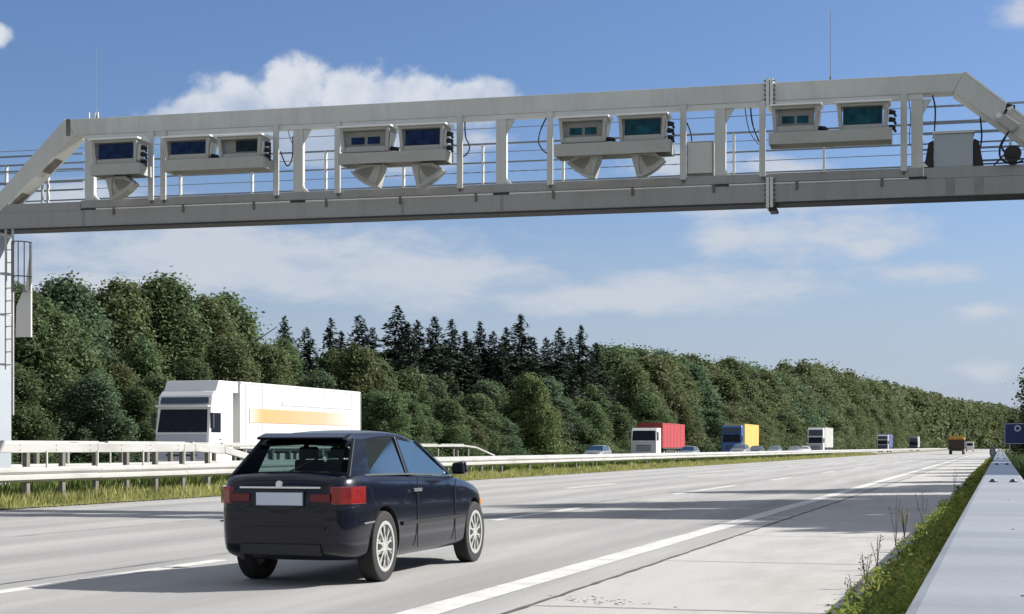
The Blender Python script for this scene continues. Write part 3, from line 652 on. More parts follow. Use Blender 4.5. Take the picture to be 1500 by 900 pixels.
# ------------------------------------------------------------------ trucks
def wheelset(t, x, y, r=.5, w=.3, name='wheel'):
    wo = MB().cyl((x-w/2, y, r), (x+w/2, y, r), r, n=20).build(name, M['tyre'], t, bevel=.03)
    MB().cyl((x+w/2+.001, y, r), (x+w/2+.02, y, r), r*.5, r*.4, n=14).build('rim', M['galv_rod'], wo)
def truck(X, Y, label, cab, trail, cabH, trH, L, lower=None, extra=None, front=None, cabL=2.2, gap=.55, group='oncoming trucks'):
    t = thing('truck', (X-1.25, Y, 0), label, 'truck', group)
    w = 1.22
    b = MB(); b.prism([(.10, .45), (.0, .6), (-.02, 1.2), (.02, 1.78), (.20, 2.80), (.30, cabH-.22), (.55, cabH), (cabL, cabH), (cabL, .6)], 0, -w, w); b.build('cab', cab, t, bevel=.05, seg=3)
    ws = MB(); ws.hexa([(-w+.10, -.005, 1.80), (w-.10, -.005, 1.80), (w-.10, .05, 1.80), (-w+.10, .05, 1.80)], [(-w+.16, .16, 2.74), (w-.16, .16, 2.74), (w-.16, .22, 2.74), (-w+.16, .22, 2.74)]); ws.build('windscreen', M['windscreen'], t, bevel=.01)
    if cabH > 3.2:
        MB().hexa([(-w+.14, .17, 2.98), (w-.14, .17, 2.98), (w-.14, .26, 2.98), (-w+.14, .26, 2.98)], [(-w+.16, .24, cabH-.26), (w-.16, .24, cabH-.26), (w-.16, .33, cabH-.26), (-w+.16, .33, cabH-.26)]).build('upper_window', M['darkcab'], t)
        MB().box(-w+.02, w-.02, -.05, .2, 2.84, 2.90).build('sun_visor', cab, t, bevel=.02)
    MB().box(-w+.06, w-.06, -.055, -.022, .70, 1.70).build('front_panel', lower or M['truckgrey'], t, bevel=.02)
    g = MB()
    for k in range(4): g.box(-.7, .7, -.07, -.056, .82+k*.16, .90+k*.16)
    g.build('grille', M['chassis'], t)
    MB().box(-w, w, -.10, .30, .32, .64).build('bumper', lower or cab, t, bevel=.04)
    for s in (-1, 1):
        MB().box(s*.95-.17, s*.95+.17, -.115, -.101, .42, .56).build('headlight', M['signwhite'], t)
        MB().box(s*(w+.12)-.07, s*(w+.12)+.07, .0, .12, 1.95, 2.60).box(min(s*w, s*(w+.1)), max(s*w, s*(w+.1)), .04, .07, 2.5, 2.54).build('mirror', M['chassis'], t, bevel=.02)
        MB().hexa([(s*(w+.004), .18, 1.80), (s*(w+.004), 1.05, 1.80), (s*(w+.012), 1.05, 1.80), (s*(w+.012), .18, 1.80)], [(s*(w+.004), .36, 2.60), (s*(w+.004), 1.05, 2.60), (s*(w+.012), 1.05, 2.60), (s*(w+.012), .36, 2.60)]).build('side_window', M['windscreen'], t)
        wheelset(t, s*1.02, 1.3); wheelset(t, s*.95, 4.4)
        for k in range(3): wheelset(t, s*1.02, cabL+gap+L-4.3+k*1.3)
    y0 = cabL+gap; y1 = y0+L
    MB().box(-1.27, 1.27, y0, y1, 1.12, trH).build('trailer', trail, t, bevel=.035)
    if front: MB().box(-1.24, 1.24, y0-.03, y0-.003, 1.15, trH+.02).build('headboard', front, t)
    r = MB()
    for zz in (1.08,): r.box(-1.26, 1.26, y0+.3, y1, 1.0, 1.117)
    r.box(-.45, .45, 1.6, y1-.3, .75, .99); r.box(-1.15, 1.15, y0+2.2, y1-4.9, .42, .95); r.build('chassis', M['chassis'], t)
    f = MB(); 
    for k in range(int(L/1.7)): f.box(1.271, 1.285, y0+.5+k*1.7, y0+.56+k*1.7, 1.14, trH-.06)
    f.box(1.271, 1.29, y0+.02, y1-.02, trH-.09, trH-.02); f.build('side_strap', trail, t)
    if extra: extra(t, y0, y1, trH)
    return t
def stripe_mat():
    m = M['stripe']; nt = m.node_tree; p = nt.nodes['Principled BSDF']; l = p.inputs['Base Color'].links[0].from_socket
    tc = nt.nodes.new('ShaderNodeTexCoord'); sp = nt.nodes.new('ShaderNodeSeparateXYZ'); nt.links.new(tc.outputs['Generated'], sp.inputs[0])
    a = nt.nodes.new('ShaderNodeValToRGB'); nt.links.new(sp.outputs[1], a.inputs[0]); a.color_ramp.elements[0].color = (1, 1, 1, 1); a.color_ramp.elements[1].color = (.15, .15, .15, 1); a.color_ramp.elements[0].position = .1
    e = a.color_ramp.elements.new(0); e.color = (.25, .25, .25, 1); e = a.color_ramp.elements.new(.7); e.color = (.75, .75, .75, 1)
    b = nt.nodes.new('ShaderNodeMix'); b.data_type = 'RGBA'; nt.links.new(a.outputs[0], b.inputs[0]); b.inputs[6].default_value = (.58, .575, .56, 1); nt.links.new(l, b.inputs[7]); nt.links.new(b.outputs[2], p.inputs['Base Color'])
stripe_mat()
def white_extra(t, y0, y1, trH):
    for sx in (-.5, .35): MB().bar((sx, -.02, 1.84), (sx+.45, .05, 2.15), .03, .02).build('wiper', M['chassis'], t)
    MB().box(1.225, 1.235, .9, 1.1, 1.5, 1.54).build('door_handle', M['chassis'], t)
    MB().box(1.222, 1.23, 1.18, 1.2, .9, 2.75).build('door_gap', M['truckgrey'], t)
    MB().box(1.24, 1.30, y1-.06, y1-.01, 1.2, trH-.1).build('corner_post', M['greybox'], t)
    MB().box(1.287, 1.292, y0+.9, y1-1.2, 2.25, 2.85).build('stripe', M['stripe'], t)
    MB().box(1.287, 1.291, y0+4.2, y1-1.0, 3.05, 3.25).build('lettering_band', M['stripe_pale'], t)
    MB().hexa([(-1.2, .65, 3.47), (1.2, .65, 3.47), (1.2, 2.7, 3.47), (-1.2, 2.7, 3.47)], [(-1.2, .95, 3.95), (1.2, .95, 3.95), (1.2, 2.7, 3.95), (-1.2, 2.7, 3.95)]).build('wind_deflector', M['truckwhite'], t, bevel=.03)
    o = MB()
    for k in range(9): o.box(1.0+.0*k, 1.2, 3.3+k*.9, 3.8+k*.9, .50, .92)
    o.build('side_guard', M['greybox'], t)
Xw = 30.8
truck(-Xw, YX(307, Xw), 'large white truck with an orange stripe on its trailer, behind the dark car', M['truckwhite'], M['trailerwhite'], 3.5, 3.97, 13.6, extra=white_extra)
truck(-31, YX(962, 31), 'truck with a white cab and a bright red trailer', M['truckwhite'], M['red'], 3.0, 3.5, 11.5, front=M['reddark'], lower=M['truckgrey'])
truck(-31, YX(1086, 31), 'truck with a blue cab and a yellow trailer', M['bluecab'], M['yellow'], 3.9, 4.12, 12.5, lower=M['bluecab'])
def far(x0, X, ytop): z = zX(x0, X); return (-X, (z-X*SP)/CP, hgt(ytop, z))
X_, Y_, H_ = far(1206, 26.9, 626); truck(X_, Y_, 'all-white truck with a pale grey trailer, between the yellow truck and the small blue one', M['truckwhite'], M['greybox'], H_-.15, H_, 13, lower=M['truckgrey'])
X_, Y_, H_ = far(1301, 24.7, 636); truck(X_, Y_, 'small distant truck with a white cab and a blue trailer', M['truckwhite'], M['bluebox'], H_-.2, H_, 13, lower=M['darkcab'])
X_, Y_, H_ = far(1344, 24.6, 638); truck(X_, Y_, 'farthest oncoming truck, dark cab and grey trailer', M['darkcab'], M['greybox'], 4.0, 4.5, 12, lower=M['darkcab'])

# our carriageway far ahead
X_, Y_ = wpt(1401, 262)
t = thing('tipper_truck', (X_, Y_, 0), 'dark brown tipper truck with a yellow upper edge driving away ahead', 'truck')
MB().box(-1.25, 1.25, 0, 6.2, 1.0, 2.4).build('load_bed', M['tanktruck'], t, bevel=.04)
b = MB(); b.prism([(-1.27, 2.4), (1.27, 2.4), (1.1, 2.68), (.5, 2.85), (-.5, 2.85), (-1.1, 2.68)], 1, -.03, 6.2); b.build('top_cover', M['tippertop'], t, bevel=.03)
MB().box(-.6, -.1, -.05, -.005, 1.2, 2.3).box(.3, .8, -.05, -.005, 1.2, 2.3).build('tailgate_rib', M['tanktruck'], t)
MB().box(-1.2, 1.2, 6.4, 8.4, .8, 3.0).build('cab', M['tippertop'], t, bevel=.06)
MB().box(-1.1, 1.1, .1, 8.2, .62, .99).box(-1.2, 1.2, -.05, .05, .55, .8).build('chassis', M['chassis'], t)
for s in (-1, 1):
    MB().box(s*1.0-.15, s*1.0+.15, -.08, -.055, .62, .76).build('taillight', M['taillight'], t)
    for y in (1.0, 2.3, 7.3): wheelset(t, s*1.0, y)
X_, Y_ = wpt(1420.5, 430)
t = thing('white_van', (X_, Y_, 0), 'tiny white box van on the motorway just past the brown tipper', 'van')
MB().box(-1.0, 1.0, 0, 4.0, .5, 2.6).build('body', M['truckwhite'], t, bevel=.08)
MB().hexa([(-.95, 4.0, .45), (.95, 4.0, .45), (.95, 5.6, .45), (-.95, 5.6, .45)], [(-.9, 4.0, 2.0), (.9, 4.0, 2.0), (.9, 4.7, 2.0), (-.9, 4.7, 2.0)]).build('cab', M['truckwhite'], t, bevel=.08)
MB().box(-.75, .75, -.02, -.003, 1.5, 2.2).build('rear_window', M['windscreen'], t)
for s in (-1, 1):
    MB().box(s*.9-.08, s*.9+.08, -.02, -.003, .8, 1.2).build('taillight', M['taillight'], t)
    for y in (.9, 4.5): wheelset(t, s*.85, y, .34, .22)

# ------------------------------------------------------------------ passenger cars
def lerp_tab(tab, t):
    if t <= tab[0][0]: return tab[0][1]
    for (a, va), (b_, vb) in zip(tab, tab[1:]):
        if t <= b_:
            s = (t-a)/(b_-a); return va+(vb-va)*s
    return tab[-1][1]
def bake(o):
    dg = bpy.context.evaluated_depsgraph_get(); me = bpy.data.meshes.new_from_object(o.evaluated_get(dg)); o.modifiers.clear(); o.data = me
def make_car(name, loc, label, cat, paint, L=4.15, hero=False, group=None, rz=0, K=1.0):
    """local y from the rear bumper (0) to the nose (L); x to the right"""
    t = thing(name, loc, label, cat, group, rz)
    belt = [(0, .80), (.04, .90), (.14, .965), (.6, .965), (1.5, .94), (2.9, .905), (3.3, .87), (3.7, .80), (3.95, .72), (4.08, .62), (4.15, .50)]
    wid = [(0, .58), (.04, .66), (.16, .755), (.45, .795), (1.2, .805), (2.9, .805), (3.5, .79), (3.85, .73), (4.05, .60), (4.15, .44)]
    bot = [(0, .34), (.05, .27), (.25, .21), (1.0, .18), (3.2, .18), (3.9, .20), (4.1, .26), (4.15, .32)]
    ts = [0, .04, .14, .3, .5, .8, 1.1, 1.5, 1.9, 2.3, 2.7, 2.95, 3.2, 3.5, 3.75, 3.95, 4.08, 4.15]
    b = MB(); rows = []
    for s in ts:
        w, zt, zb = lerp_tab(wid, s), lerp_tab(belt, s), lerp_tab(bot, s); h = zt-zb
        half = [(.0, zb), (.80*w, zb), (.955*w, zb+.05*h), (.985*w, zb+.20*h), (w, zb+.45*h), (.995*w, zb+.66*h), (.975*w, zb+.80*h), (.965*w, zb+.86*h), (.93*w, zb+.95*h), (.86*w, zt), (.45*w, zt+.02), (0, zt+.028)]
        ring = [(x, s, z) for x, z in half]+[(-x, s, z) for x, z in half[-2:0:-1]]
        rows.append(len(b.v)); b.v += ring
    n = len(ring)
    for r0, r1 in zip(rows, rows[1:]):
        for i in range(n): b.f.append((r0+i, r0+(i+1) % n, r1+(i+1) % n, r1+i))
    b.f.append(tuple(range(n-1, -1, -1))); b.f.append(tuple(rows[-1]+i for i in range(n)))
    body = b.build('body', paint, t, smooth=True, sub=2 if hero else 1)
    WY = (.80, 3.42) if hero else (.8, 3.35)
    if hero:
        bake(body)
        for wy in WY:
            cut = MB(); cut.cyl((-1.2, wy, .31), (-.50, wy, .31), .365, n=40); cut.cyl((.50, wy, .31), (1.2, wy, .31), .365, n=40)
            co = cut.build('cutter', M['cartrim'], t); md = body.modifiers.new('cut', 'BOOLEAN'); md.operation = 'DIFFERENCE'; md.object = co; md.solver = 'EXACT'
            md.material_mode = 'TRANSFER' if hasattr(md, 'material_mode') else md.material_mode
            bpy.context.view_layer.update(); bake(body); bpy.data.objects.remove(co)
        for pl in body.data.polygons: pl.use_smooth = True
        try: body.data.set_sharp_from_angle(angle=radians(32))
        except Exception: pass
    # cabin: glass shell with painted roof and pillars
    rw, zr = .53, 1.335
    bx = lambda s: .865*lerp_tab(wid, s)
    A0, A1 = (bx(2.98)-.02, 2.98, .90), (rw+.0, 2.20, 1.27)
    C0, C1 = (bx(.16)-.02, .16, .95), (rw-.01, .56, 1.27)
    # roof
    rfm = MB(); rr = []
    prof_t = [(.46, 1.255), (.56, 1.295), (.8, 1.33), (1.2, 1.355), (1.6, 1.36), (1.95, 1.34), (2.2, 1.285)]
    for s, z in prof_t:
        ring = [(-rw-.015, s, z-.055), (-rw+.05, s, z-.018), (-.3, s, z-.002), (0, s, z+.004), (.3, s, z-.002), (rw-.05, s, z-.018), (rw+.015, s, z-.055)]
        rr.append(len(rfm.v)); rfm.v += ring+[(x, y, z_-.03) for x, y, z_ in reversed(ring)]
    n = 14
    for r0, r1 in zip(rr, rr[1:]):
        for i in range(n): rfm.f.append((r0+i, r0+(i+1) % n, r1+(i+1) % n, r1+i))
    rfm.f.append(tuple(range(n))); rfm.f.append(tuple(rr[-1]+i for i in range(n)))
    rfm.build('roof', paint, t, smooth=True, sub=1)
    def tw(p, q, w1, w2, th=.045): # pillar plank in the side plane: p bottom, q top, widths along y
        out = []
        for (x, y, z), w_ in ((p, w1), (q, w2)): out.append([(x-th, y-w_/2, z), (x, y-w_/2, z), (x, y+w_/2, z), (x-th, y+w_/2, z)])
        return out
    for s in (-1, 1):
        def pl(p, q, w1, w2):
            a, c = tw(p, q, w1, w2); fl = lambda L_: [(s*x, y, z) for x, y, z in L_]
            MB().hexa(fl(a), fl(c)).build('pillar', paint, t, bevel=.012)
        pl((bx(.45)-.0, .42, .94), (rw+.01, .68, 1.28), .50, .20)       # rear pillar
        pl((bx(1.62), 1.62, .93), (rw+.01, 1.60, 1.30), .09, .06)        # door pillar
        pl((bx(2.9), 2.93, .89), (rw+.01, 2.18, 1.26), .10, .06)         # windscreen pillar
        gm = MB()
        def quad(a, c, d, e): gm.add([(s*(p[0]-.018), p[1], p[2]) for p in (a, c, d, e)], [(0, 1, 2, 3)])
        quad((bx(.6), .6, .95), (bx(1.58), 1.58, .94), (rw+.005, 1.58, 1.30), (rw+.005, .75, 1.28)); quad((bx(1.66), 1.66, .94), (bx(2.9), 2.9, .90), (rw+.005, 2.2, 1.26), (rw+.005, 1.66, 1.30))
        gm.build('side_window', M['carglass'], t)
        tm = MB(); pts = [(.5, .955), (1.2, .953), (1.6, .947), (2.2, .932), (2.85, .915)]
        for (a, za), (c, zc) in zip(pts, pts[1:]): tm.bar((s*(bx(a)+.012), a, za), (s*(bx(c)+.012), c, zc), .014, .014)
        tm.build('window_trim', M['chrome'] if hero else M['cartrim'], t)
    MB().add([(-bx(.12)+.03, .13, .96), (bx(.12)-.03, .13, .96), (rw-.03, .50, 1.275), (-rw+.03, .50, 1.275)], [(0, 1, 2, 3)]).build('rear_window', M['carglass'], t)
    MB().add([(-bx(2.98)+.02, 3.02, .91), (bx(2.98)-.02, 3.02, .91), (rw-.02, 2.22, 1.28), (-rw+.02, 2.22, 1.28)], [(0, 1, 2, 3)]).build('windscreen', M['carglass'], t)
    # fittings
    for s in (-1, 1):
        l = MB(); prof = [(.012, .56), (.04, .640), (.12, .722), (.36, .770)]   # outline wraps round the corner
        vs = []; 
        for (y, x) in prof:
            for z in (.71, .86): vs.append((s*(x+.016), y-.010, z))
        for (y, x) in reversed(prof):
            for z in (.86, .71): vs.append((s*(x-.03), y+.02, z))
        k = len(prof)
        fs = []
        for i in range(k-1):
            fs.append((2*i, 2*i+1, 2*i+3, 2*i+2)); a = 2*k+2*(k-1-i); fs.append((a, a+1, a-1, a-2)) 
            fs.append((2*i+1, a, a-2, 2*i+3)); fs.append((2*i, 2*i+2, a-1, a+1))
        fs.append((0, 1, 4*k-2, 4*k-1)); fs.append((2*k-2, 2*k-1, 2*k, 2*k+1))
        if hero:
            l.add(vs, fs); l.build('taillight', M['taillight'], t, bevel=.006)
            MB().box(s*.37-.17, s*.37+.17, -.004, .03, .725, .825).build('lamp_reflector', M['taillight'], t, bevel=.01) if False else None
            MB().bar((s*.83, .24, .545), (s*.83, .46, .55), .012, .014).build('bumper_trim', M['chrome'], t)
            MB().bar((s*.815, 1.50, .80), (s*.815, 1.70, .80), .025, .03).build('door_handle', M['chrome'], t, bevel=.006)
            g = MB(); g.box(s*.800 if s > 0 else -.809, .809 if s > 0 else s*.800, 1.615, 1.623, .26, .92); g.box(s*.800 if s > 0 else -.809, .809 if s > 0 else s*.800, 2.72, 2.728, .26, .88)
            g.build('door_gap', M['black'], t)
            MB().bar((s*.812, 1.2, .50), (s*.812, 3.0, .50), .02, .035).build('side_moulding', M['cartrim'], t)
            MB().hexa([(s*.80, 2.62, .93), (s*.97, 2.60, .93), (s*.97, 2.72, .93), (s*.80, 2.76, .93)], [(s*.80, 2.62, 1.04), (s*.95, 2.60, 1.06), (s*.95, 2.72, 1.06), (s*.80, 2.76, 1.04)]).build('mirror', paint, t, bevel=.02)
            MB().bar((s*.742, 3.66, .63), (s*.708, 3.82, .62), .03, .05).build('side_lamp', M['amber'], t)
        else:
            MB().box(s*.55-.12, s*.55+.12, L-.10, L-.02, .58, .68).build('headlight', M['signwhite'], t)
        for wy in WY:
            r = .315 if hero else .31
            wx = s*.70
            wo = MB().ring((wx, wy, r), 0, r, r*.70, .19, 40).build('wheel', M['tyre'], t, bevel=.02)
            ri = MB(); ri.ring((wx+s*.06, wy, r), 0, r*.72, r*.62, .07, 40); ri.cyl((wx+s*.02, wy, r), (wx+s*.09, wy, r), .05, n=14)
            if hero:
                for k in range(10):
                    a = 2*pi*k/10
                    for da in (-.42, .42):
                        p0 = (wx+s*.085, wy+.045*cos(a), r+.045*sin(a)); p1 = (wx+s*.075, wy+r*.66*cos(a+da), r+r*.66*sin(a+da))
                        ri.bar(p0, p1, .014, .014)
            else: ri.cyl((wx+s*.04, wy, r), (wx+s*.07, wy, r), r*.6, n=20)
            ri.build('rim', M['rim'], wo)
            if hero: MB().cyl((wx-s*.02, wy, r), (wx+s*.0, wy, r), r*.60, n=24).build('brake_disc', M['galv_dark'], wo)
    if hero:
        for sx in (-1, 1):
            MB().box(min(sx*.56, sx*.34), max(sx*.56, sx*.34), -.008, .03, .73, .80).build('reversing_lamp', M['lamp_inner'], t, bevel=.006)
        MB().cyl((0, -.03, .88), (0, .0, .88), .032, n=20).build('badge', M['chrome'], t)
        MB().box(-.24, .24, .02, .06, .66, .675).build('tailgate_gap', M['black'], t)
        MB().box(-.26, .26, -.022, -.004, .70, .81).build('number_plate', M['plate'], t, bevel=.004)
        MB().box(-.275, .275, -.012, .02, .69, .825).build('plate_recess', M['cartrim'], t)
        MB().box(-.45, .45, -.012, .02, .845, .860).build('tailgate_trim', M['chrome'], t)
        MB().box(-.50, .50, -.02, .03, .50, .515).build('bumper_seam', M['cartrim'], t)
        MB().box(-.45, .45, -.006, .06, .27, .37).build('rear_apron', M['cartrim'], t, bevel=.01)
        MB().cyl((-.42, -.01, .255), (-.42, .2, .255), .025).build('exhaust', M['cartrim'], t)
        MB().hexa([(-.50, .42, 1.262), (.50, .42, 1.262), (.50, .56, 1.29), (-.50, .56, 1.29)], [(-.50, .40, 1.285), (.50, .40, 1.285), (.50, .58, 1.325), (-.50, .58, 1.325)]).build('roof_spoiler', paint, t, bevel=.01)
        MB().bar((0, .14, .975), (.30, .34, 1.12), .015, .015).build('rear_wiper', M['cartrim'], t)
        for sx, sy in ((-.36, 1.35), (.36, 1.35), (-.36, 2.1), (.36, 2.1)):
            MB().hexa([(sx-.20, sy-.02, .9), (sx+.20, sy-.02, .9), (sx+.20, sy+.1, .9), (sx-.20, sy+.1, .9)], [(sx-.17, sy-.08, 1.08), (sx+.17, sy-.08, 1.08), (sx+.17, sy, 1.08), (sx-.17, sy, 1.08)]).box(sx-.11, sx+.11, sy-.09, sy-.02, 1.09, 1.20).build('seat', M['seat'], t, bevel=.02)
    t.scale = (K*(.83 if hero else 1), K, K)
    return t
zc = F*HC/197.0
Yr = (zc-5.25*SP)/CP
make_car('hatchback_car', (-5.25-.665, Yr-.80, 0), 'dark navy hatchback seen from behind in the nearest lane, silver lattice wheels', 'car', M['carpaint'], hero=True)
# oncoming cars (nose towards the camera)
def on_car(x, X, label, paint, K=1.0):
    Y = YX(x, X); make_car('oncoming_car', (-X, Y+4.15*K, 0), label, 'car', paint, group='cars coming the other way', rz=pi, K=K)
on_car(866, 31.0, 'silver blue car alone left of the red truck', M['silver'])
on_car(1079, 27.0, 'silver people carrier in front of the blue and yellow truck', M['silver'], 1.13)
on_car(1104, 27.2, 'dark car just behind the silver people carrier by the yellow trailer', M['darkcar'])
on_car(1131, 27.0, 'grey car midway between the yellow trailer and the all-white truck', M['silver'])
on_car(1160, 27.0, 'grey car closest in front of the all-white truck', M['silver'])
on_car(1176, 27.6, 'pale car right beside the front of the all-white truck', M['truckwhite'])
on_car(1003, 27.0, 'pale car low beside the rear of the red trailer', M['silver'], .95)

# ------------------------------------------------------------------ blue sign
X_, Y_ = wpt(1471, 160)
t = thing('road_sign', (X_, Y_, 0), 'blue motorway sign with a small pale ring standing right of the rail', 'sign')
zb, zt_ = hgt(651, 160), hgt(620, 160)
MB().box(0, 3.2, 0, .05, zb, zt_).build('panel', M['signblue'], t, bevel=.02)
MB().box(.05, 3.15, -.006, -.001, zb+.05, zb+.09).box(.05, 3.15, -.006, -.001, zt_-.09, zt_-.05).box(.05, .09, -.006, -.001, zb+.09, zt_-.09).build('border', M['signwhite'], t)
q = MB(); q.ring((0, 0, 0), 0, .28, .19, .01, 24); q.v = [(1.25+y, -.01, zt_-.55+z) for x, y, z in q.v for _ in (0,)]
q = MB()
for i in range(20):
    a, c = 2*pi*i/20, 2*pi*(i+.75)/20
    q.add([(1.25+r_*cos(g_), -.012, zt_-.52+r_*sin(g_)) for r_, g_ in ((.30, a), (.30, c+.08), (.19, c+.08), (.19, a))], [(0, 1, 2, 3)])
q.build('emblem', M['signwhite'], t)
for x in (.5, 2.7): MB().box(x-.06, x+.06, .06, .18, 0, zt_-.1).build('post', M['galv'], t)

# ------------------------------------------------------------------ trees
def unit(n):
    v = RNG.normal(size=(n, 3)); return v/np.linalg.norm(v, axis=1)[:, None]
def quads(c, nrm, size, asp=1.0):
    n = len(c); a = unit(n); u = np.cross(nrm, a); u /= np.linalg.norm(u, axis=1)[:, None]+1e-9; w = np.cross(nrm, u)
    su = (size*.5)[:, None]; sw = su*asp
    q = np.stack([c-u*su, c-w*sw*.7, c+u*su, c+w*sw*.7], 1); return q.reshape(-1, 3)
def crown_co(H, R, ncl, nleaf, ls, z0=0.0, top=1.0):
    """crown of height H and radius R made of leaf clumps, foliage from z0 up"""
    cl = []
    for k in range(ncl):
        f = RNG.uniform(0, 1); z = z0+(H-z0)*(f**.85); fz = (z-z0)/(H-z0)
        env = R*(1-.82*fz**1.8)*(.70+.42*RNG.uniform()) ; a = RNG.uniform(0, 2*pi); rr = env*sqrt(RNG.uniform(.12, 1))*.78
        rc = R*RNG.uniform(.13, .30)*(1-.35*fz); cl.append((rr*cos(a), rr*sin(a), min(z, H-rc*.7), rc))
    for k in range(5):
        rc = R*RNG.uniform(.13, .2); cl.append((RNG.normal()*R*.12, RNG.normal()*R*.12, H-rc*RNG.uniform(.3, 3.5), rc))
    for k in range(int(ncl*.3)):
        a = RNG.uniform(0, 2*pi); f = RNG.uniform(0, .85); rr = R*.95*f; zz_ = z0+(H-z0)*(1-.75*f**2)*RNG.uniform(.9, 1.06); rc = R*RNG.uniform(.05, .12); cl.append((rr*cos(a), rr*sin(a), zz_, rc*1.2)); cl.append((rr*cos(a), rr*sin(a), zz_-rc*2, rc*1.5))
    cl = np.array(cl); wgt = cl[:, 3]**2; wgt /= wgt.sum(); idx = RNG.choice(len(cl), nleaf, p=wgt)
    d = unit(nleaf); d[:, 2] = np.where(RNG.uniform(size=nleaf) < .35, np.abs(d[:, 2]), d[:, 2])
    rad = cl[idx, 3]*(1-.55*RNG.uniform(size=nleaf)**2.2)*(1+.50*np.abs(RNG.normal(size=nleaf)))
    ez = RNG.uniform(.7, 1.5, len(cl))[idx]; c = cl[idx, :3]+d*rad[:, None]*np.stack([np.ones(nleaf), np.ones(nleaf), ez], 1)
    c[:, 2] = np.maximum(c[:, 2], .05)
    nrm = d*.75+unit(nleaf)*.8+np.array([0, 0, .25]); nrm /= np.linalg.norm(nrm, axis=1)[:, None]
    return quads(c, nrm, ls*RNG.uniform(.6, 1.4, nleaf))
def spruce_co(H, R, nbr, ls, dens=22):
    C_, N_, Z_ = [], [], []
    for k in range(nbr):
        f = (k+RNG.uniform())/nbr; z = H*(.04+.95*f); Lb = R*(1-f)**.85*RNG.uniform(.65, 1.12)+.12; a = RNG.uniform(0, 2*pi)
        m = max(4, int(dens*Lb/R)); s = RNG.uniform(.08, 1, m)
        droop = -.22*Lb*s**1.6+.10*Lb*np.maximum(s-.8, 0)*5*.3
        sp = RNG.normal(size=m)*.13*Lb*(1-.6*s)
        x = cos(a)*s*Lb-sin(a)*sp; y = sin(a)*s*Lb+cos(a)*sp; zz = z+droop+RNG.normal(size=m)*.05-.10*RNG.uniform(size=m)
        C_.append(np.stack([x, y, zz], 1)); nn = np.stack([RNG.normal(size=m)*.45+.2*cos(a), RNG.normal(size=m)*.45+.2*sin(a), np.ones(m)], 1); N_.append(nn/np.linalg.norm(nn, axis=1)[:, None]); Z_.append(np.full(m, ls)*RNG.uniform(.6, 1.3, m)*(1-.45*f))
    return quads(np.concatenate(C_), np.concatenate(N_), np.concatenate(Z_), .6)
def trunk_mesh(H, r, limbs, seed):
    rd = random.Random(seed); b = MB(); pts = [Vector((0, 0, -.1))]
    for k in range(1, 6): pts.append(Vector((rd.uniform(-.12, .12)*k*.5, rd.uniform(-.12, .12)*k*.5, H*.8*k/5)))
    for k in range(5): b.cyl(pts[k], pts[k+1], r*(1-.17*k), r*(1-.17*(k+1)), n=8)
    for k in range(limbs):
        i = rd.randint(1, 4); a = rd.uniform(0, 2*pi); l = H*rd.uniform(.15, .3); p = pts[i]; q = p+Vector((cos(a)*l, sin(a)*l, l*.8)); b.cyl(p, q, r*.4, r*.12, n=6)
    me = bpy.data.meshes.new('trunk'); me.from_pydata(b.v, [], b.f); me.materials.append(M['bark']); return me
# unit crowns are 10 m high
BR = {}
for k in range(6): BR['near%d' % k] = (npmesh('crown', crown_co(10, 3.3, 95, 48000, .19), 4, M['leafA'], False), trunk_mesh(10, .16, 8, k))
for k in range(6): BR['mid%d' % k] = (npmesh('crown', crown_co(10, 3.6, 90, 26000, .24), 4, M['leafA'], False), trunk_mesh(10, .16, 5, 10+k))
for k in range(3): BR['far%d' % k] = (npmesh('crown', crown_co(10, 4.0, 80, 20000, .26), 4, M['leafA'], False), trunk_mesh(10, .2, 3, 20+k))
for k in range(4): BR['spr%d' % k] = (npmesh('crown', spruce_co(10, 2.9, 330, .46, 55), 4, M['needle'], False), trunk_mesh(11.5, .13, 0, 30+k))
for k in range(3): BR['open%d' % k] = (npmesh('crown', crown_co(10, 3.2, 34, 6500, .30, z0=2.0), 4, M['leafA'], False), trunk_mesh(10, .17, 10, 40+k))
MATV = {}
def variant(key, mk):                                  # same crown shape in another leaf colour
    if (key, mk) not in MATV:
        me = BR[key][0].copy(); me.materials.clear(); me.materials.append(M[mk]); MATV[(key, mk)] = me
    return MATV[(key, mk)]
def tree(x, y, H, key, mk, label, group, name='tree', fat=1.0):
    if name == 'tree': H *= .93
    t = thing(name, (x, y, -.02), label, 'tree', group, RNG.uniform(0, 2*pi))
    c = bpy.data.objects.new('crown', variant(key, mk)); C.objects.link(c); c.parent = t
    r = bpy.data.objects.new('trunk', BR[key][1]); C.objects.link(r); r.parent = t
    s = H/10; t.scale = (s*fat, s*fat, s); return t
prof = [(-60, 395), (0, 392), (60, 398), (95, 412), (130, 418), (165, 430), (200, 415), (235, 400), (275, 425), (320, 424), (350, 440), (375, 462), (400, 480), (450, 486), (520, 490), (600, 492), (700, 505), (800, 515), (860, 520), (890, 508), (930, 504), (970, 510), (1000, 514), (1050, 524), (1100, 530), (1160, 542), (1200, 546), (1250, 560), (1300, 569), (1350, 580), (1400, 592), (1480, 601), (1600, 603)]
zones = [(140, 'beside the gantry leg at the left edge'), (225, 'between the gantry leg and the white truck'), (330, 'directly behind the cab of the white truck'), (440, 'behind the front half of the white trailer'), (560, 'behind the rear half of the white trailer'), (700, 'above the bonnet of the dark hatchback'),
         (840, 'left of the small silver blue car'), (930, 'between the silver blue car and the red truck'), (1030, 'behind the red truck'), (1120, 'behind the blue and yellow truck'), (1190, 'just left of the all-white truck'), (1290, 'just right of the all-white truck'), (1500, 'around the far end of the motorway')]
def zone(x):
    for a, s in zones:
        if x < a: return s
    return zones[-1][1]
def project(X, Y): zc_ = Y*CP-X*SP; xc_ = X*CP+Y*SP; return 750+F*xc_/zc_, zc_
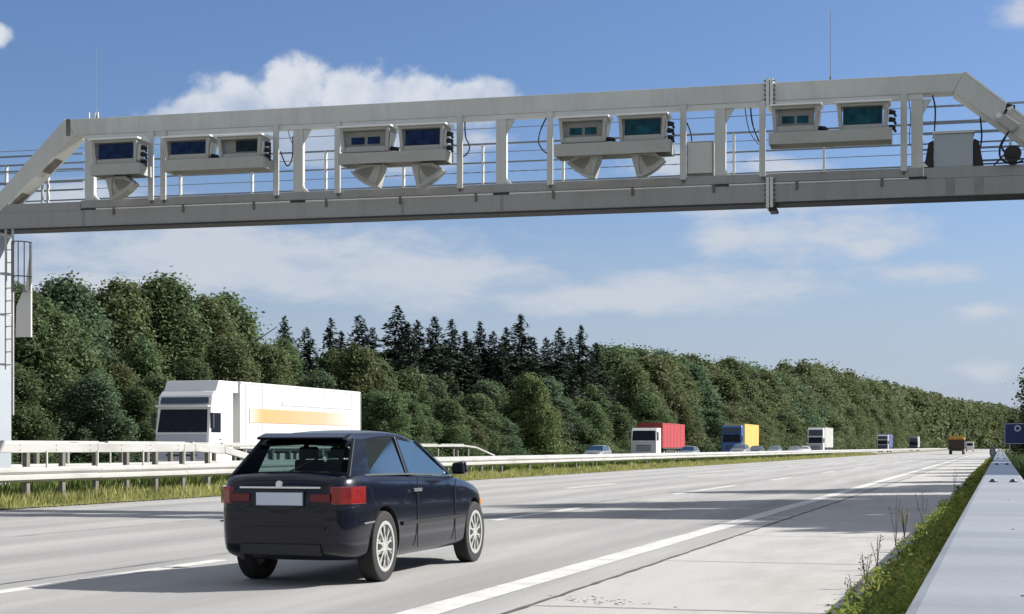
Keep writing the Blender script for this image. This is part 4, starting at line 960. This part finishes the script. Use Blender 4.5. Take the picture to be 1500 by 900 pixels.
rows = [(-40.8, .50, 'low edge', 3.4), (-44.5, .80, 'middle', 4.2), (-49.5, 1.0, 'tall back', 5.2)]
ntree = 0
for ri, (X0, frac, rn, sp) in enumerate(rows):
    y = 45.0 if ri else 48
    while True:
        xi, z = project(X0, y)
        if z > 430: break
        if xi > -90:
            X = X0+random.uniform(-1.2, 1.2); xi, z = project(X, y); yt = lerp_tab(prof, xi)+random.uniform(-2, 7)
            Hh = hgt(yt, z)*(random.uniform(.93, 1.05) if ri == 2 else frac*random.uniform(.74, 1.2))
            if ri == 2 and 390 < xi < 880: Hh *= .92
            if ri == 1 and 560 < xi < 880: Hh *= .82
            Hh = max(3.2, Hh)
            if xi < 420: key = 'near%d' % random.randrange(6)
            elif z < 330: key = 'mid%d' % random.randrange(6)
            else: key = 'far%d' % random.randrange(3)
            rr = random.random()
            mk = 'leafB' if rr < .22 else ('leafA' if rr < .66 else ('leafC' if rr < .95 else 'leafD'))
            if xi > 880: mk = 'leafC' if rr < .45 else ('leafA' if rr < .8 else 'leafB')
            cn = {'leafA': 'dark green', 'leafB': 'blue green', 'leafC': 'olive tinged', 'leafD': 'bright green'}[mk]
            lb = '%s %s-row tree %s' % (cn, rn, zone(xi)); kindw = {0: 'edge', 1: 'middle', 2: 'back'}[ri]
            fat = random.uniform(1.0, 1.5)*(1.25 if ri == 0 else 1)*(1.0+max(0, z-150)/500)
            tree(X, y+random.uniform(-.8, .8), Hh, key, mk, lb, '%s %s-row trees %s' % (cn, kindw, zone(xi)), fat=fat); ntree += 1
        y += sp*random.uniform(.8, 1.2)*max(1, z/110)
# spruces standing above the leafy trees
spr = [(417, 460), (449, 478), (485, 464), (500, 482), (527, 458), (545, 478), (583, 446), (597, 470), (611, 466), (636, 461), (661, 466), (682, 482), (703, 468), (722, 484), (742, 478), (762, 457), (781, 492), (800, 492), (820, 477), (851, 473), (836, 492), (873, 500), (903, 512), (690, 500), (735, 500)]
for i, (x, y) in enumerate(spr):
    X = (45.8 if 560 < x < 885 else 50)+random.uniform(-1.5, 2.5); z = zX(x, X); Y = (z-X*SP)/CP; z = -(-X)*SP+Y*CP
    tl = 'tallest dark spruce, its tip left of the middle of the tree line' if i == 6 else 'dark pointed spruce above the trees %s' % zone(x)
    tree(-X, Y, hgt(y, z), 'spr%d' % (i % 4), 'needle', tl, 'spruces above the wood %s' % zone(x), 'spruce_tree', fat=random.uniform(1.05, 1.5))
# lone bright green tree at the edge of the wood
X = 39.5; z = zX(775, X); tree(-X, (z-X*SP)/CP, hgt(548, z), 'mid2', 'leafD', 'light green round tree at the wood edge below the dark spruces', None, fat=1.25)
# far wood closing the motorway, one mass
proto = [crown_co(10, 4.5, 50, 2600, .66) for _ in range(3)]; protof = [crown_co(10, 4.5, 60, 6500, .34) for _ in range(3)]; acc = []
def put(X, Y, H, k=0):
    a = RNG.uniform(0, 2*pi); c = (protof if Y < 720 else proto)[RNG.integers(3)].copy(); s = H/10; x = c[:, 0]*cos(a)-c[:, 1]*sin(a); y_ = c[:, 0]*sin(a)+c[:, 1]*cos(a)
    acc.append(np.stack([x*s*1.1+X, y_*s*1.1+Y, c[:, 2]*s], 1))
y = 420
while y < 1080:
    for X0 in (-42, -51):
        xi, z = project(X0, y); put(X0+random.uniform(-3, 3), y+random.uniform(-4, 4), min(34, hgt(lerp_tab(prof, xi)+random.uniform(0, 5), z))*(.6 if X0 == -42 else 1))
    y += 9
for k in range(30):
    for j in (0, 1):
        X = -44+k*1.6+j*2; Y_ = 860+k*8+j*14; xi, z = project(X, Y_); put(X, Y_, hgt(lerp_tab(prof, xi)+random.uniform(-1, 4), z))
for k in range(46):
    for Y0 in (1070, 1095):
        X = -50+k*5+random.uniform(-2, 2); xi, z = project(X, Y0); put(X, Y0+random.uniform(-5, 5), hgt(lerp_tab(prof, min(xi, 1600))+random.uniform(-1, 6), z)*(.8 if Y0 == 1070 else 1))
for k in range(50): put(12+random.uniform(-3, 5)+k*.4, 330+k*15, random.uniform(11, 15))
tag(npmesh('distant_wood', np.concatenate(acc), 4, M['leafC']), 'far wood closing off the end of the motorway', 'wood', kind='stuff')
# roadside trees on the right: one shows at the frame edge, the rest only throw their shade on the road
tree(4.6, 172, hgt(522, 168), 'mid1', 'leafA', 'dark tree cut by the right edge of the picture above the blue sign', None, fat=1.35)
tree(5.0, 190, 8.0, 'mid3', 'leafA', 'dark bush-like tree directly behind the blue sign', None, fat=.9)
shade = [(10.2, 33.0, 10.5), (11.5, 36.5, 12.5), (9.8, 40.5, 10.5), (14.5, 39, 14), (10.5, 45, 12), (10.5, 41, 15), (12, 47, 17), (9.5, 55, 14), (8.6, 35, 8), (9, 44, 9), (9.5, 48.5, 11), (9.2, 39, 10), (11.5, 58, 13), (13, 51, 13), (9.6, 60, 10), (12, 62, 12), (9.5, 78, 10), (9.5, 55, 9), (10, 66, 11), (13, 74, 12), (9.5, 86, 11), (11, 98, 12), (9, 112, 10), (10, 130, 12), (9, 150, 11), (11, 200, 12), (10, 230, 12), (9, 270, 11)]
for (x, y, h) in shade:
    tree(x, y, h, 'open%d' % random.randrange(3), 'leafA', 'roadside tree right of the picture whose shade falls on the motorway', 'roadside trees outside the right edge', fat=random.uniform(.85, 1.1))
# low dark bushes behind the roadside rail
for k in range(22):
    y = 18+k*7; tree(1.7+.006*y+random.uniform(-.2, .3), y, random.uniform(.75, .95), 'open%d' % (k % 3), 'leafA', 'low dark bush in the strip right of the wide roadside rail', 'low bushes right of the roadside rail', 'bush', fat=3.0)

# ------------------------------------------------------------------ grass
def blades(n, x, y, h, w, lean=.35, z0=0.0):
    a = RNG.uniform(0, 2*pi, n); dx, dy = np.cos(a)*w/2, np.sin(a)*w/2; la = RNG.uniform(0, 2*pi, n); l = h*lean*RNG.uniform(0, 1, n)
    b0 = np.stack([x-dx, y-dy, np.full(n, z0)], 1); b1 = np.stack([x+dx, y+dy, np.full(n, z0)], 1); m0 = np.stack([x+dx*.7+np.cos(la)*l*.35, y+dy*.7+np.sin(la)*l*.35, z0+h*.6], 1); tp = np.stack([x+np.cos(la)*l, y+np.sin(la)*l, z0+h], 1)
    return np.stack([b0, b1, m0, tp], 1).reshape(-1, 3)
def ydist(n, y0, y1):                                  # denser near the camera
    u_ = RNG.uniform(size=n); return y0*(y1/y0)**u_
n = 90000; y = ydist(n, 20, 260); x = RNG.uniform(-21.8, -18.15, n); edge = np.clip((-18.15-x)/.5, .25, 1)
clump = .55+.45*np.sin(y*1.7+np.sin(x*3)*2)*np.sin(y*.53+x)
h = RNG.uniform(.14, .36, n)*edge*(0.75+.5*clump); tag(npmesh('median_grass', blades(n, x, y, h, .022*(y/30)), 4, M['grassdry']), 'dry yellow grass growing under the median guard rails', 'grass', kind='stuff')
n = 30000; y = ydist(n, 20, 200); x = RNG.uniform(-23.0, -19.3, n); h = RNG.uniform(.25, .62, n)
tag(npmesh('median_undergrowth', blades(n, x, y, h, .035*(y/30)), 4, M['grassgreen']), 'green undergrowth in the middle of the median', 'grass', kind='stuff')
n = 30000; y = ydist(n, 45, 300); x = RNG.uniform(-40, -37.3, n); tag(npmesh('bank_grass', blades(n, x, y, RNG.uniform(.2, .6, n), .06), 4, M['grassgreen']), 'grass bank between the oncoming lanes and the wood', 'grass', kind='stuff')
# verge strip beside the roadside rail
n = 60000; y = ydist(n, 6, 120); x = -1.0+.02*np.sin(y*2)+RNG.uniform(0, 1, n)**.8*1.1; h = RNG.uniform(.06, .30, n)*np.clip((x+1.08)/.35, .3, 1)
tag(npmesh('verge_grass', blades(n, x, y, h, .010*np.clip(y/14, .8, 6), .6, .012), 4, M['grassgreen']), 'green grass strip between the hard shoulder and the wide rail', 'grass', kind='stuff')
C_, N_, S_ = [], [], []; FC, FN, FS = [], [], []
for k in range(1500):
    y = float(ydist(1, 6.5, 110)[0]); x = -.90+random.random()**.9*.95; hh = random.uniform(.18, .58)*min(1, .55+(x+.9)*1.2); r = random.uniform(.07, .17); m = int(random.uniform(80, 150))
    zz = np.abs(RNG.uniform(0, 1, m))**.7*hh; a = RNG.uniform(0, 2*pi, m); rr = r*(1-.5*zz/hh)*np.sqrt(RNG.uniform(0, 1, m))
    C_.append(np.stack([x+rr*np.cos(a), y+rr*np.sin(a), zz+.01], 1)); nn = unit(m)+np.array([0, 0, .8]); N_.append(nn/np.linalg.norm(nn, axis=1)[:, None]); S_.append(RNG.uniform(.016, .045, m)*max(1, y/22))
    if random.random() < .55:
        m = int(random.uniform(10, 26)); a = RNG.uniform(0, 2*pi, m); rr = r*.8*np.sqrt(RNG.uniform(0, 1, m)); FC.append(np.stack([x+rr*np.cos(a), y+rr*np.sin(a), hh*RNG.uniform(.75, 1.08, m)], 1)); nn = unit(m)+np.array([0, 0, .6]); FN.append(nn/np.linalg.norm(nn, axis=1)[:, None]); FS.append(RNG.uniform(.012, .028, m)*max(1, y/22))
tag(npmesh('verge_weeds', quads(np.concatenate(C_), np.concatenate(N_), np.concatenate(S_), .7), 4, M['weed']), 'leafy green weeds along the left foot of the wide rail', 'weeds', kind='stuff')
tag(npmesh('weed_flowers', quads(np.concatenate(FC), np.concatenate(FN), np.concatenate(FS), 1), 4, M['flower']), 'small yellow flowers scattered over the verge weeds', 'flowers', kind='stuff')
n = 30000; y = ydist(n, 12, 260); x = .42+RNG.uniform(0, 1, n)*(.6+.03*y); h = RNG.uniform(.2, .62, n)
tag(npmesh('dark_undergrowth', blades(n, x, y, h, .03*np.clip(y/20, 1, 6), .6, .0), 4, M['leafA']), 'dark undergrowth filling the ground right of the wide rail', 'undergrowth', kind='stuff')
# taller single stems
def stem_plant(x, y, h, n, label, leafm):
    t = thing('weed_plant', (x, y, .012), label, 'plant', 'tall single weeds on the verge'); b = MB(); cs = []
    for k in range(n):
        a = random.uniform(0, 2*pi); l = random.uniform(.08, .22)*h; hh = h*random.uniform(.7, 1); p0 = Vector((0, 0, 0)); p1 = Vector((cos(a)*l*.4, sin(a)*l*.4, hh*.5)); p2 = Vector((cos(a)*l, sin(a)*l, hh))
        b.cyl(p0, p1, .0045, .0035, n=5); b.cyl(p1, p2, .0035, .002, n=5)
        for j in range(14): cs.append(p1.lerp(p2, j/13)+Vector((random.gauss(0, .018), random.gauss(0, .018), 0)))
    b.build('stem', M['weed_seed'], t); c = np.array([tuple(p) for p in cs]); m = len(c)
    tag(npmesh('seed_head', quads(c, unit(m), RNG.uniform(.012, .032, m), .6), 4, leafm, t), kind='stuff')
for (px_, py_, h, n, lb) in ((1312, 800, .62, 3, 'tall thin pale weed stem standing highest over the shoulder edge'), (1352, 775, .55, 3, 'pair of thin pale stems farther up the verge'), (1325, 790, .42, 9, 'straw coloured bushy weed half way along the verge'),
                             (1285, 835, .36, 4, 'small leafy weed leaning over the concrete shoulder'), (1250, 885, .22, 4, 'short dark weed sprouting at the bottom of the shoulder edge'), (1268, 862, .30, 5, 'dark seeded weed near the bottom edge of the picture'), (1398, 720, .6, 4, 'dark upright stem at the far part of the verge')):
    z = F*HC/(py_-HY); X_, Y_ = wpt(px_, z); stem_plant(X_, Y_, h, n, lb, M['weed_seed'] if n < 9 else M['flower'])
print('trees', ntree)
